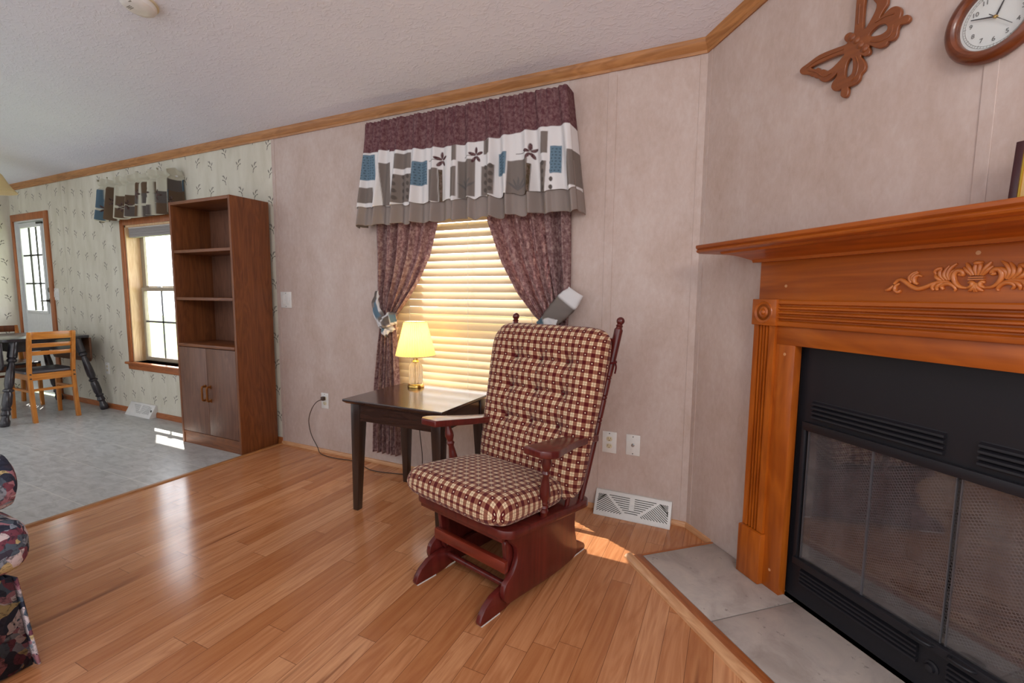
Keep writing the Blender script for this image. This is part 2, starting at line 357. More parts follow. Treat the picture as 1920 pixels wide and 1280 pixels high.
class MB:
    def __init__(s): s.v = []; s.f = []
    def add(s, vs, fs):
        o = len(s.v); s.v += [tuple(v) for v in vs]; s.f += [tuple(i + o for i in f) for f in fs]; return s
    def box(s, x0, x1, y0, y1, z0, z1):
        v = [(x, y, z) for x in (x0, x1) for y in (y0, y1) for z in (z0, z1)]
        return s.add(v, [(0, 1, 3, 2), (4, 6, 7, 5), (0, 4, 5, 1), (2, 3, 7, 6), (0, 2, 6, 4), (1, 5, 7, 3)])
    def beam(s, p, q, w, h, up=(0, 0, 1), w2=None, h2=None):
        p, q = Vector(p), Vector(q); d = (q - p).normalized(); up = Vector(up)
        if abs(d.dot(up)) > 0.97: up = Vector((0, 1, 0))
        r = d.cross(up).normalized(); u = r.cross(d)
        w2 = w if w2 is None else w2; h2 = h if h2 is None else h2
        v = [p + r * a * w / 2 + u * b * h / 2 for a, b in ((-1, -1), (1, -1), (1, 1), (-1, 1))] + [q + r * a * w2 / 2 + u * b * h2 / 2 for a, b in ((-1, -1), (1, -1), (1, 1), (-1, 1))]
        return s.add(v, [(3, 2, 1, 0), (4, 5, 6, 7), (0, 1, 5, 4), (1, 2, 6, 5), (2, 3, 7, 6), (3, 0, 4, 7)])
    def frame(s, p, q):
        d = (Vector(q) - Vector(p)); L = d.length; d.normalize()
        a = Vector((0, 0, 1)) if abs(d.z) < 0.9 else Vector((1, 0, 0))
        r = d.cross(a).normalized(); return d, r, d.cross(r), L
    def lathe(s, prof, p, q, n=20, cap=True, sy=1.0):
        """prof: (t along p->q in metres or 0..1 if rel, radius)"""
        d, r, u, L = s.frame(p, q); p = Vector(p); V = []; F = []
        for t, rad in prof:
            for k in range(n):
                a = 2 * PI * k / n; V.append(p + d * t + (r * math.cos(a) + u * math.sin(a) * sy) * rad)
        m = len(prof)
        for i in range(m - 1):
            for k in range(n): F.append((i * n + k, i * n + (k + 1) % n, (i + 1) * n + (k + 1) % n, (i + 1) * n + k))
        if cap: F.append(tuple(range(n - 1, -1, -1))); F.append(tuple((m - 1) * n + k for k in range(n)))
        return s.add(V, F)
    def cyl(s, p, q, r0, r1=None, n=16):
        L = (Vector(q) - Vector(p)).length
        return s.lathe([(0, r0), (L, r0 if r1 is None else r1)], p, q, n)
    def turned(s, p, q, prof, n=16):
        L = (Vector(q) - Vector(p)).length
        return s.lathe([(t * L, r) for t, r in prof], p, q, n)
    def ball(s, c, r, n=14, sz=1.0):
        c = Vector(c); pr = [(r * sz * (1 - math.cos(PI * i / 10)), max(1e-4, r * math.sin(PI * i / 10))) for i in range(11)]
        return s.lathe(pr, c - Vector((0, 0, r * sz)), c + Vector((0, 0, r * sz)), n)
    def tube(s, pts, r, n=8, flat=None, fn=None):
        P = [Vector(p) for p in pts]; V = []; F = []; m = len(P)
        prev = None
        for i, p in enumerate(P):
            t = (P[min(i + 1, m - 1)] - P[max(i - 1, 0)]).normalized()
            if fn is not None: u = Vector(fn); a = t.cross(u).normalized()
            else:
                if prev is None: a = t.orthogonal().normalized()
                else: a = (prev - t * prev.dot(t)).normalized()
                prev = a; u = t.cross(a)
            rr = r[i] if isinstance(r, (list, tuple)) else r; fl = 1 if flat is None else flat
            for k in range(n):
                an = 2 * PI * k / n; V.append(p + a * math.cos(an) * rr + u * math.sin(an) * rr * fl)
        for i in range(m - 1):
            for k in range(n): F.append((i * n + k, i * n + (k + 1) % n, (i + 1) * n + (k + 1) % n, (i + 1) * n + k))
        F.append(tuple(range(n - 1, -1, -1))); F.append(tuple((m - 1) * n + k for k in range(n)))
        return s.add(V, F)
    def prism(s, poly, a0, a1, plane='yz'):
        """extrude polygon along the remaining axis from a0 to a1 (a0/a1 may be functions of the 2-D point)"""
        def mk(p, a):
            a = a(p) if callable(a) else a
            return {'yz': (a, p[0], p[1]), 'xz': (p[0], a, p[1]), 'xy': (p[0], p[1], a)}[plane]
        n = len(poly)
        V = [mk(p, a0) for p in poly] + [mk(p, a1) for p in poly]
        F = [tuple(range(n - 1, -1, -1)), tuple(range(n, 2 * n))] + [(i, (i + 1) % n, n + (i + 1) % n, n + i) for i in range(n)]
        return s.add(V, F)
    def grid(s, fn, nu, nv):
        V = [fn(i / nu, j / nv) for j in range(nv + 1) for i in range(nu + 1)]
        F = [(j * (nu + 1) + i, j * (nu + 1) + i + 1, (j + 1) * (nu + 1) + i + 1, (j + 1) * (nu + 1) + i) for j in range(nv) for i in range(nu)]
        return s.add(V, F)
    def mesh(s, name, bevel=0, seg=2, smooth=35):
        me = bpy.data.meshes.new(name); me.from_pydata(s.v, [], s.f)
        bm = bmesh.new(); bm.from_mesh(me)
        bmesh.ops.recalc_face_normals(bm, faces=bm.faces)
        if bevel:
            ed = [e for e in bm.edges if len(e.link_faces) == 2 and e.calc_face_angle(0) > 0.6]
            bmesh.ops.bevel(bm, geom=ed, offset=bevel, segments=seg, affect='EDGES', profile=0.5, clamp_overlap=True)
        bm.to_mesh(me); bm.free()
        if smooth:
            me.polygons.foreach_set('use_smooth', [True] * len(me.polygons))
            me.set_sharp_from_angle(angle=math.radians(smooth))
        return me
    def build(s, name, mat, parent=None, bevel=0, seg=2, smooth=35, label=None):
        me = s.mesh(name, bevel, seg, smooth); me.materials.append(mat)
        return link(name, me, parent, label)

def link(name, data, parent=None, label=None):
    o = bpy.data.objects.new(name, data); COL.objects.link(o)
    if parent is not None: o.parent = parent
    if label: o['label'] = label
    return o
def thing(name, label, cat, loc=(0, 0, 0), rz=0.0, group=None):
    o = bpy.data.objects.new(name, None); COL.objects.link(o); o.empty_display_size = 0.1
    o.location = loc; o.rotation_euler = (0, 0, rz); o['label'] = label; o['category'] = cat
    if group: o['group'] = group
    return o
def tag(o, label, cat, group=None, kind=None):
    o['label'] = label; o['category'] = cat
    if group: o['group'] = group
    if kind: o['kind'] = kind
    return o
def struct(o, label=None, cat=None):
    o['kind'] = 'structure'
    if label: o['label'] = label; o['category'] = cat
    return o
def sroot(name, label, cat, loc=(0, 0, 0), rz=0.0):
    return struct(thing(name, label, cat, loc, rz))
def rings(x0, x1, y0, y1, z0, z1, w, d=None):
    """rectangular frame in xz"""
    b = MB(); b.box(x0, x0 + w, y0, y1, z0, z1); b.box(x1 - w, x1, y0, y1, z0, z1)
    b.box(x0 + w, x1 - w, y0, y1, z0, z0 + w); b.box(x0 + w, x1 - w, y0, y1, z1 - w, z1); return b
def curve_fill(name, splines, depth, mat, parent, bevel=0.0, axis='xz', label=None):
    cu = bpy.data.curves.new(name, 'CURVE'); cu.dimensions = '2D'; cu.fill_mode = 'BOTH'; cu.extrude = depth / 2; cu.bevel_depth = bevel; cu.bevel_resolution = 2
    for pts in splines:
        sp = cu.splines.new('POLY'); sp.points.add(len(pts) - 1); sp.use_cyclic_u = True
        for q, p in zip(sp.points, pts): q.co = (p[0], p[1], 0, 1)
    tmp = bpy.data.objects.new('tmp', cu); COL.objects.link(tmp)
    dg = bpy.context.evaluated_depsgraph_get(); me = bpy.data.meshes.new_from_object(tmp.evaluated_get(dg)); bpy.data.objects.remove(tmp)
    me.transform(Matrix.Rotation(PI / 2, 4, 'X'))          # xy -> xz, facing -y
    me.materials.clear(); me.materials.append(mat); me.name = name
    return link(name, me, parent, label)
def text_mesh(body, size, loc, rot_deg=0.0, depth=0.0006):
    cu = bpy.data.curves.new('t', 'FONT'); cu.body = body; cu.size = size; cu.align_x = 'CENTER'; cu.align_y = 'CENTER'; cu.extrude = depth
    tmp = bpy.data.objects.new('tmp', cu); COL.objects.link(tmp)
    dg = bpy.context.evaluated_depsgraph_get(); me = bpy.data.meshes.new_from_object(tmp.evaluated_get(dg)); bpy.data.objects.remove(tmp)
    me.transform(Matrix.Translation(Vector(loc)) @ Matrix.Rotation(PI / 2, 4, 'X') @ Matrix.Rotation(math.radians(rot_deg), 4, 'Z'))
    vs = [tuple(v.co) for v in me.vertices]; fs = [tuple(p.vertices) for p in me.polygons]; bpy.data.meshes.remove(me)
    return vs, fs

def cloth(name, P, C, mat, parent, uv=None, thick=0.0015, label=None):
    """P: (nv+1, nu+1, 3) array; C: colours per vertex or None"""
    nv, nu = P.shape[0] - 1, P.shape[1] - 1
    idx = np.arange((nv + 1) * (nu + 1)).reshape(nv + 1, nu + 1)
    F = np.stack([idx[:-1, :-1], idx[:-1, 1:], idx[1:, 1:], idx[1:, :-1]], -1).reshape(-1, 4)
    me = bpy.data.meshes.new(name); me.from_pydata(P.reshape(-1, 3).tolist(), [], F.tolist())
    if C is not None:
        at = me.attributes.new('print', 'FLOAT_COLOR', 'POINT')
        cc = np.concatenate([C.reshape(-1, 3), np.ones((P.shape[0] * P.shape[1], 1))], 1).astype(np.float32)
        at.data.foreach_set('color', cc.ravel())
    me.polygons.foreach_set('use_smooth', [True] * len(me.polygons))
    me.materials.append(mat); me.update()
    o = link(name, me, parent, label)
    if thick:
        md = o.modifiers.new('solid', 'SOLIDIFY'); md.thickness = thick; md.offset = 0
    return o

# ------------------------------------------------------------------ camera
cam = bpy.data.cameras.new('camera'); cam.sensor_width = 36; cam.lens = 869.736 / 1920 * 36; cam.clip_start = 0.02
co = bpy.data.objects.new('camera', cam); COL.objects.link(co); scene.camera = co
p_, y_, r_ = (math.radians(a) for a in (-5.65928599, -25.28288247, 0.49896442))
fw = Vector((math.sin(y_) * math.cos(p_), math.cos(y_) * math.cos(p_), math.sin(p_)))
rt = Vector((math.cos(y_), -math.sin(y_), 0)); up = rt.cross(fw)
rt, up = rt * math.cos(r_) + up * math.sin(r_), up * math.cos(r_) - rt * math.sin(r_)
mw = Matrix((rt, up, -fw)).transposed().to_4x4(); mw.translation = (0.16029512, -2.4995612, 1.1982772)
co.matrix_world = mw
TH = math.radians(47.892)
FD = Vector((math.cos(TH), -math.sin(TH), 0)); FN = Vector((-math.sin(TH), -math.cos(TH), 0))
def fpos(s, off, z): v = FD * s + FN * off; return (v.x, v.y, z)

# ------------------------------------------------------------------ room shell
SEAM = -3.045; HW = 3.0
def wall_box(x0, x1, y0, y1, z0, z1, holes):
    xs = sorted({x0, x1, *[h[0] for h in holes], *[h[1] for h in holes]}); zs = sorted({z0, z1, *[h[2] for h in holes], *[h[3] for h in holes]})
    nx, nz = len(xs), len(zs)
    solid = [[not any(h[0] <= (xs[i] + xs[i+1]) / 2 <= h[1] and h[2] <= (zs[j] + zs[j+1]) / 2 <= h[3] for h in holes) for j in range(nz - 1)] for i in range(nx - 1)]
    b = MB()
    V = {}
    def vid(i, j, k):
        if (i, j, k) not in V: V[(i, j, k)] = len(b.v); b.v.append((xs[i], (y0, y1)[k], zs[j]))
        return V[(i, j, k)]
    for i in range(nx - 1):
        for j in range(nz - 1):
            if not solid[i][j]: continue
            for k in (0, 1): b.f.append((vid(i, j, k), vid(i+1, j, k), vid(i+1, j+1, k), vid(i, j+1, k)))
            for di, dj, e in ((-1, 0, ((0, 0), (0, 1))), (1, 0, ((1, 0), (1, 1))), (0, -1, ((0, 0), (1, 0))), (0, 1, ((0, 1), (1, 1)))):
                a, c = i + di, j + dj
                if not (0 <= a < nx - 1 and 0 <= c < nz - 1 and solid[a][c]):
                    (p, q), (r, t) = e
                    b.f.append((vid(i+p, j+q, 0), vid(i+r, j+t, 0), vid(i+r, j+t, 1), vid(i+p, j+q, 1)))
    return b
W1 = (-1.93, -0.79, 0.50, 1.93); W2 = (-5.135, -4.30, 0.52, 1.83); DR = (-7.455, -6.70, -0.02, 2.0)
struct(wall_box(SEAM, 0.0, 0, 0.14, -0.02, 2.44, [W1]).build('wall_back', M['wl'], smooth=0), 'mottled pinkish beige wallboard behind the rocking chair, around the blinds', 'wall')
struct(wall_box(-7.53, SEAM, 0, 0.14, -0.02, 2.44, [W2, DR]).build('wall_dining', M['wd'], smooth=0), 'sprig-patterned cream wallpaper wall of the dining area', 'wall')
struct(MB().box(-7.67, -7.53, -3.2, 0.14, -0.02, 3.1).build('wall_left', M['wd'], smooth=0), 'far end wall of the dining area with sprig wallpaper', 'wall')
wf = wall_box(0.0, 2.6, 0, 0.12, -0.02, 3.0, [(0.57, 1.70, 0.0, 1.04)]).build('wall_fireplace', M['wl'], smooth=0)
wf.rotation_euler = (0, 0, -TH); struct(wf, 'angled pinkish beige wall carrying the clock and butterfly', 'wall')
fl = struct(MB().box(SEAM, 3.2, -4.6, 0.0, -0.05, 0).build('floor', M['floor'], smooth=0), 'honey oak strip floor of the living room', 'floor')
struct(MB().box(-7.6, SEAM, -4.6, 0.0, -0.05, 0).build('floor_dining', M['vinyl'], smooth=0), 'grey tile-patterned vinyl floor of the dining area', 'floor')
SL = 0.16
def cz(y): return 2.412 + SL * (-0.03 - y)
cb = MB(); v = []
for x in (-7.8, 3.2):
    for y in (-4.6, 0.28):
        for dz in (0, 0.12): v.append((x, y, cz(y) + dz))
cb.add(v, [(0, 1, 3, 2), (4, 6, 7, 5), (0, 4, 5, 1), (2, 3, 7, 6), (0, 2, 6, 4), (1, 5, 7, 3)])
struct(cb.build('ceiling', M['ceil'], smooth=0), 'white textured sloping ceiling', 'ceiling')

# crown mouldings (profile: offset from wall, height)
cprof = [(0, 2.352), (0.010, 2.350), (0.014, 2.362), (0.012, 2.368), (0.030, 2.392), (0.034, 2.402), (0.034, 2.413), (0.0, 2.417)]
mit = math.tan((PI - (PI - TH)) / 2)          # mitre against the angled wall
cr = MB(); cr.prism([(-o, z) for o, z in cprof], -7.53, lambda p: p[0] * math.tan(TH / 2), 'yz')
struct(cr.build('trim_1', M['oak_x'], smooth=30), 'oak crown moulding along the long back wall', 'crown moulding')
cr = MB(); V = []
SE = 2.4
for s in (0, 1):
    for o, z in cprof:
        ss = o * math.tan(TH / 2) if s == 0 else SE
        ydrop = ss * math.sin(TH); V.append((ss, -o, z + SL * ydrop))
nP = len(cprof)
cr.add(V, [tuple(range(nP - 1, -1, -1)), tuple(range(nP, 2 * nP))] + [(i, (i + 1) % nP, nP + (i + 1) % nP, nP + i) for i in range(nP)])
o = cr.build('trim_2', M['oak_x'], smooth=30); o.rotation_euler = (0, 0, -TH); struct(o, 'oak crown moulding rising along the fireplace wall', 'crown moulding')
# baseboards (low quarter-rounds)
def quarter(x0, x1, h=0.026, d=0.014, mit0=0.0, mit1=0.0):
    pr = [(0, 0), (-d, 0), (-d, h * 0.55), (-d * 0.75, h * 0.9), (-d * 0.3, h), (0, h)]
    return MB().prism(pr, lambda p: x0 - p[0] * mit0, lambda p: x1 + p[0] * mit1, 'yz')
t2 = math.tan(TH / 2)
struct(quarter(SEAM, 0.0, mit1=t2).build('baseboard_back', M['pale_x']), 'pale quarter-round strip along the back wall', 'baseboard')
o = quarter(0.0, 0.185, mit0=t2).build('baseboard_right', M['pale_x']); o.rotation_euler = (0, 0, -TH); struct(o, 'short pale strip under the fireplace wall left of the hearth', 'baseboard')
struct(quarter(-6.615, SEAM, 0.05).build('baseboard_dining', M['door_oak_x']), 'oak strip along the dining wall', 'baseboard')
# seam battens of the wallboard
tn = 3
def batten(x0, x1, z0, z1, mat, rz=0.0, lab='', y=-0.003):
    global tn
    o = MB().box(x0, x1, y, 0.0, z0, z1).build('trim_%d' % tn, mat, bevel=0.001, smooth=0); o.rotation_euler = (0, 0, rz); tn += 1
    return struct(o, lab, 'batten')
batten(-0.478, -0.432, 0.026, 2.352, M['wl'], 0, 'wallboard seam batten above the duplex outlet')
batten(-0.735, -0.690, 2.2, 2.352, M['wl'], 0, 'seam batten above the right end of the tall valance')
batten(-1.965, -1.925, 2.2, 2.352, M['wl'], 0, 'seam batten above the left end of the tall valance')
batten(-0.034, 0.0, 0.026, 2.352, M['wl'], 0, 'corner batten on the back wall side')
batten(-3.045, -3.012, 0.026, 2.352, M['wl'], 0, 'edge batten beside the bookcase where the wallpaper ends')
batten(-6.335, -6.300, 0.05, 2.352, M['wd'], 0, 'wallpapered seam batten right of the exterior door', -0.002)
batten(0.0, 0.03, 0.026, 2.37, M['wl'], -TH, 'corner batten on the fireplace wall side')
batten(1.088, 1.120, 1.42, 2.55, M['wl'], -TH, 'seam batten under the wall clock')
# seam strip between the floors
b = MB().prism([(SEAM - 0.022, 0), (SEAM - 0.018, 0.006), (SEAM + 0.010, 0.008), (SEAM + 0.016, 0)], -4.6, -0.002, 'xz')
struct(b.build('trim_%d' % tn, M['oak_y']), 'narrow oak transition strip between wood and vinyl floors', 'threshold'); tn += 1

# ------------------------------------------------------------------ window_1 (behind the blind)
w1 = sroot('window_1', 'living room window behind closed wooden blinds', 'window', (0, 0, 0))
x0, x1, z0, z1 = W1
b = MB(); T = 0.018
b.box(x0, x0 + T, 0, 0.14, z0, z1); b.box(x1 - T, x1, 0, 0.14, z0, z1); b.box(x0, x1, 0, 0.14, z1 - T, z1); b.box(x0, x1, -0.02, 0.14, z0, z0 + T)
b.build('window_jamb', M['pale_x'], w1)
rings(x0 + T, x1 - T, 0.09, 0.125, z0 + T, z1 - T, 0.045).build('window_frame', M['vinylframe'], w1)
MB().box(x0 + 0.06, x1 - 0.06, 0.095, 0.12, 1.19, 1.235).build('meeting_rail', M['vinylframe'], w1)
MB().box(x0 + 0.06, x1 - 0.06, 0.106, 0.110, z0 + 0.06, z1 - 0.06).build('pane', M['glass'], w1)
# ------------------------------------------------------------------ window_2 (dining)
w2 = sroot('window_2', 'bright dining window with oak casing left of the bookcase', 'window')
x0, x1, z0, z1 = W2
b = MB(); b.box(x0, x0 + T, 0.0, 0.14, z0, z1); b.box(x1 - T, x1, 0, 0.14, z0, z1); b.box(x0, x1, 0, 0.14, z1 - T, z1)
b.build('window_jamb', wood('jamb_oak', lin(222, 190, 150), lin(196, 156, 112), 'z', 60, 0.4), w2)
b = MB(); b.box(x0 - 0.058, x0, -0.014, 0, z0, z1 + 0.058); b.box(x1, x1 + 0.058, -0.014, 0, z0, z1 + 0.058); b.box(x0, x1, -0.014, 0, z1, z1 + 0.058)
b.build('casing', M['door_oak_z'], w2, bevel=0.003)
b = MB(); b.box(x0 - 0.075, x1 + 0.075, -0.045, 0.13, z0 - 0.022, z0); b.build('window_sill', M['door_oak_x'], w2, bevel=0.004)
b = MB(); b.prism([(x0 - 0.06, z0 - 0.075), (x1 + 0.06, z0 - 0.075), (x1 + 0.07, z0 - 0.022), (x0 - 0.07, z0 - 0.022)], -0.018, 0, 'xz'); b.build('apron', M['door_oak_x'], w2, bevel=0.003)
rings(x0 + T, x1 - T, 0.115, 0.135, z0, z1 - T, 0.03).build('window_frame', M['vinylframe'], w2)
f = rings(x0 + 0.045, x1 - 0.045, 0.085, 0.113, z0 + 0.012, 1.245, 0.035).build('lower_sash', M['vinylframe'], w2, bevel=0.003)
g = MB(); g.box(-4.783, -4.765, 0.094, 0.1, z0 + 0.045, 1.21); g.box(x0 + 0.08, x1 - 0.08, 0.094, 0.1, 0.905, 0.923); g.build('muntin', M['muntin'], f)
MB().box(x0 + 0.08, x1 - 0.08, 0.102, 0.105, z0 + 0.045, 1.21).build('pane', M['glass'], f)
f = rings(x0 + 0.045, x1 - 0.045, 0.114, 0.134, 1.225, z1 - 0.03, 0.035).build('upper_sash', M['vinylframe'], w2)
MB().box(x0 + 0.08, x1 - 0.08, 0.122, 0.125, 1.25, z1 - 0.06).build('pane', M['glass'], f)
b = MB(); b.box(-4.80, -4.74, 0.075, 0.09, 1.243, 1.255); b.build('sash_lock', M['offwhite'], w2)
t = thing('pleated_blind', 'raised grey shade bunched at the top of the dining window', 'window shade', (-4.717, 0.045, 1.72))
b = MB()
for k in range(7): b.box(-0.395, 0.395, -0.022 + 0.002 * (k % 2), 0.022 - 0.002 * (k % 2), 0.012 * k, 0.012 * k + 0.010)
b.build('bunched_slats', M['cellshade'], t); MB().box(-0.397, 0.397, -0.024, 0.024, 0.084, 0.092).build('headrail', M['offwhite'], t)
# ------------------------------------------------------------------ door_1
d1 = sroot('door_1', 'white exterior door with a divided glass light', 'door', (0, 0, 0))
x0, x1, z1 = DR[0], DR[1], DR[3]
b = MB(); b.box(x0 - 0.045, x0, -0.016, 0, 0, z1 + 0.075); b.box(x1, x1 + 0.085, -0.016, 0, 0, z1 + 0.075); b.box(x0, x1, -0.016, 0, z1, z1 + 0.075)
b.build('casing', M['door_oak_z'], d1, bevel=0.003)
b = MB(); b.box(x0, x0 + 0.012, 0, 0.14, 0, z1); b.box(x1 - 0.012, x1, 0, 0.14, 0, z1); b.box(x0, x1, 0, 0.14, z1 - 0.012, z1); b.build('door_jamb', M['doorwhite'], d1)
gx0, gx1, gz0, gz1 = -7.385, -6.875, 0.965, 1.935
wall_box(x0 + 0.014, x1 - 0.014, 0.03, 0.07, 0.005, z1 - 0.018, [(gx0, gx1, gz0, gz1)]).build('door_slab', M['doorwhite'], d1)
gl = rings(gx0 - 0.02, gx1 + 0.02, 0.018, 0.03, gz0 - 0.02, gz1 + 0.02, 0.032).build('light_frame', M['doorwhite'], d1, bevel=0.003)
b = MB()
for k in (1, 2):
    xx = gx0 + (gx1 - gx0) * k / 3; b.box(xx - 0.009, xx + 0.009, 0.034, 0.046, gz0, gz1)
    zz = gz0 + (gz1 - gz0) * k / 3; b.box(gx0, gx1, 0.034, 0.046, zz - 0.009, zz + 0.009)
b.build('muntin', M['slot'], gl); MB().box(gx0, gx1, 0.048, 0.052, gz0, gz1).build('pane', M['glass'], gl)
b = MB(); b.cyl((-6.775, 0.03, 1.095), (-6.775, 0.012, 1.095), 0.03); b.cyl((-6.775, 0.012, 1.095), (-6.775, -0.015, 1.095), 0.011); b.beam((-6.77, -0.015, 1.095), (-6.90, -0.018, 1.09), 0.018, 0.016)
b.build('door_handle', M['pewter'], d1, bevel=0.002)
b = MB(); b.cyl((-6.775, 0.03, 1.215), (-6.775, 0.008, 1.215), 0.028); b.build('deadbolt', M['pewter'], d1)
MB().box(gx1 - 0.08, gx1 + 0.04, 0.010, 0.03, 1.955, 1.975).build('door_closer', M['slot'], d1)

# ------------------------------------------------------------------ wall plates
def plate(name, label, cat, cx, cz_, w=0.072, h=0.117, kind='duplex'):
    t = thing(name, label, cat, (cx, 0.0003, cz_))
    MB().box(-w / 2, w / 2, -0.006, 0, -h / 2, h / 2).build('cover_plate', M['white'], t, bevel=0.002)
    if kind == 'duplex':
        for z in (0.02, -0.02):
            r = MB(); pts = [(0.0165 * math.cos(a) , z + 0.0145 * max(-0.85, min(0.85, math.sin(a)))) for a in [2 * PI * k / 24 for k in range(24)]]
            r.prism(pts, -0.0085, -0.004, 'xz'); ro = r.build('receptacle', M['ivory'], t, bevel=0.0008)
            s = MB(); s.box(-0.0075, -0.0055, -0.0090, -0.0080, z - 0.001, z + 0.008); s.box(0.0050, 0.0070, -0.0090, -0.0080, z - 0.001, z + 0.007); s.cyl((0, -0.0080, z - 0.0075), (0, -0.0090, z - 0.0075), 0.0026, n=10)
            s.build('slot', M['ink'], ro)
    elif kind == 'switch2':
        for x in (-0.023, 0.023):
            MB().prism([(-0.0105, -0.033), (-0.0065, -0.033), (-0.0065, 0.033), (-0.0085, 0.033)], x - 0.0165, x + 0.0165, 'yz').build('rocker', M['white'], t, bevel=0.001)
    elif kind == 'switch1':
        MB().prism([(-0.0105, -0.033), (-0.0065, -0.033), (-0.0065, 0.033), (-0.0085, 0.033)], -0.0165, 0.0165, 'yz').build('rocker', M['white'], t, bevel=0.001)
    elif kind == 'coax':
        j = MB().cyl((0, -0.006, 0), (0, -0.015, 0), 0.006, n=14); j.cyl((0, -0.005, 0), (0, -0.0075, 0), 0.010, n=6); j.build('coax_jack', M['chrome'], t)
    for z in ((h * 0.41, -h * 0.41) if kind != 'duplex' else (h * 0.42,)): MB().cyl((0, -0.0055, z), (0, -0.0072, z), 0.003, n=10).build('screw', M['pewter'], t)
    return t
plate('light_switch', 'white double rocker switch on the wall right of the bookcase', 'light switch', -2.944, 1.150, 0.117, 0.122, 'switch2')
plate('light_switch', 'white switch plate beside the exterior door', 'light switch', -6.578, 1.168, 0.118, 0.13, 'switch2')
plate('wall_outlet', 'white outlet under the dining window wall, partly behind the table', 'outlet', -5.628, 0.416, kind='duplex')
plate('wall_outlet', 'white outlet with the lamp cord plugged in, left of end table', 'outlet', -2.568, 0.400, kind='duplex')
plate('wall_outlet', 'white duplex outlet with ivory sockets right of the rocking chair', 'outlet', -0.4165, 0.3945, 0.078, 0.119, 'duplex')
plate('cable_jack', 'white cable jack plate above the white floor register', 'cable jack', -0.288, 0.3965, 0.075, 0.114, 'coax')

# ------------------------------------------------------------------ registers
def register(label, xc, w, h=0.122, d=0.078, full=True):
    t = thing('floor_register', label, 'floor register', (xc, 0, 0))
    pr = [(0, 0.0), (-d, 0.0), (-d, 0.006), (-0.014, h), (0, h)]
    MB().prism(pr, -w / 2, w / 2, 'yz').build('housing', M['offwhite'], t, bevel=0.0015)
    A = Vector((0, -d, 0.006)); B = Vector((0, -0.014, h)); L = (B - A).length; U = (B - A).normalized(); N = Vector((0, -U.z, U.y))
    b = MB()
    def slot(a, c):
        p = A + U * (a[1] * L) + N * 0.0002; q = A + U * (c[1] * L) + N * 0.0002
        b.beam((p.x + a[0] * w / 2, p.y, p.z), (q.x + c[0] * w / 2, q.y, q.z), 0.0036 if full else 0.0022, 0.0012, N)
    lo, hi = 0.22, 0.84
    # centre fan of horizontal slots in a V
    for k in range(8):
        v = lo + 0.04 + (hi - lo - 0.04) * k / 7; e = 0.14 + 0.48 * (v - lo) / (hi - lo)
        if 1 < k: slot((-e, v), (-0.065, v)); slot((0.065, v), (e, v))
        else: slot((-e, v), (e, v))
    if full:
        for sg in (-1, 1):
            for k in range(14):
                c = k / 13
                # diagonal slots filling the outer triangles
                a = (sg * (0.20 + 0.68 * c), lo - 0.0); top = (sg * (0.66 + 0.22 * c), hi)
                x0 = 0.22 + 0.66 * c; y0 = lo
                # start on the V edge, run outward and down to bottom/outer edge
                t0 = c; sx = 0.22 + 0.46 * t0; sy = lo + (hi - lo) * t0
                run = min((0.90 - sx) / 0.30, (sy - lo + 0.06) / 0.34)
                slot((sg * (sx + 0.03), sy), (sg * (sx + 0.03 + 0.30 * run), sy - 0.34 * run))
            for k in range(5):
                sx = 0.70 + 0.045 * k; run = (0.92 - sx) / 0.30
                slot((sg * sx, hi), (sg * (sx + 0.30 * run), hi - 0.42 * run))
    else:
        p = [A + U * (v * L) for v in (lo, hi)]
        for k in range(9):
            v = lo + 0.05 + (hi - lo - 0.1) * k / 8; e0 = 0.16 + 0.40 * (v - lo) / (hi - lo)
            slot((e0 + 0.06, v), (0.80, v))
    b.build('louver_slots', M['slot'], t, smooth=0)
    MB().box(w / 2 - 0.018, w / 2 - 0.015, -0.052, -0.042, 0.058, 0.078).build('damper_lever', M['slot'], t)
    return t
register('white baseboard register leaning at the wall right of the rocking chair', -0.276, 0.405)
register('small white register on the dining wall under the window', -4.995, 0.42, 0.118, 0.075, False)

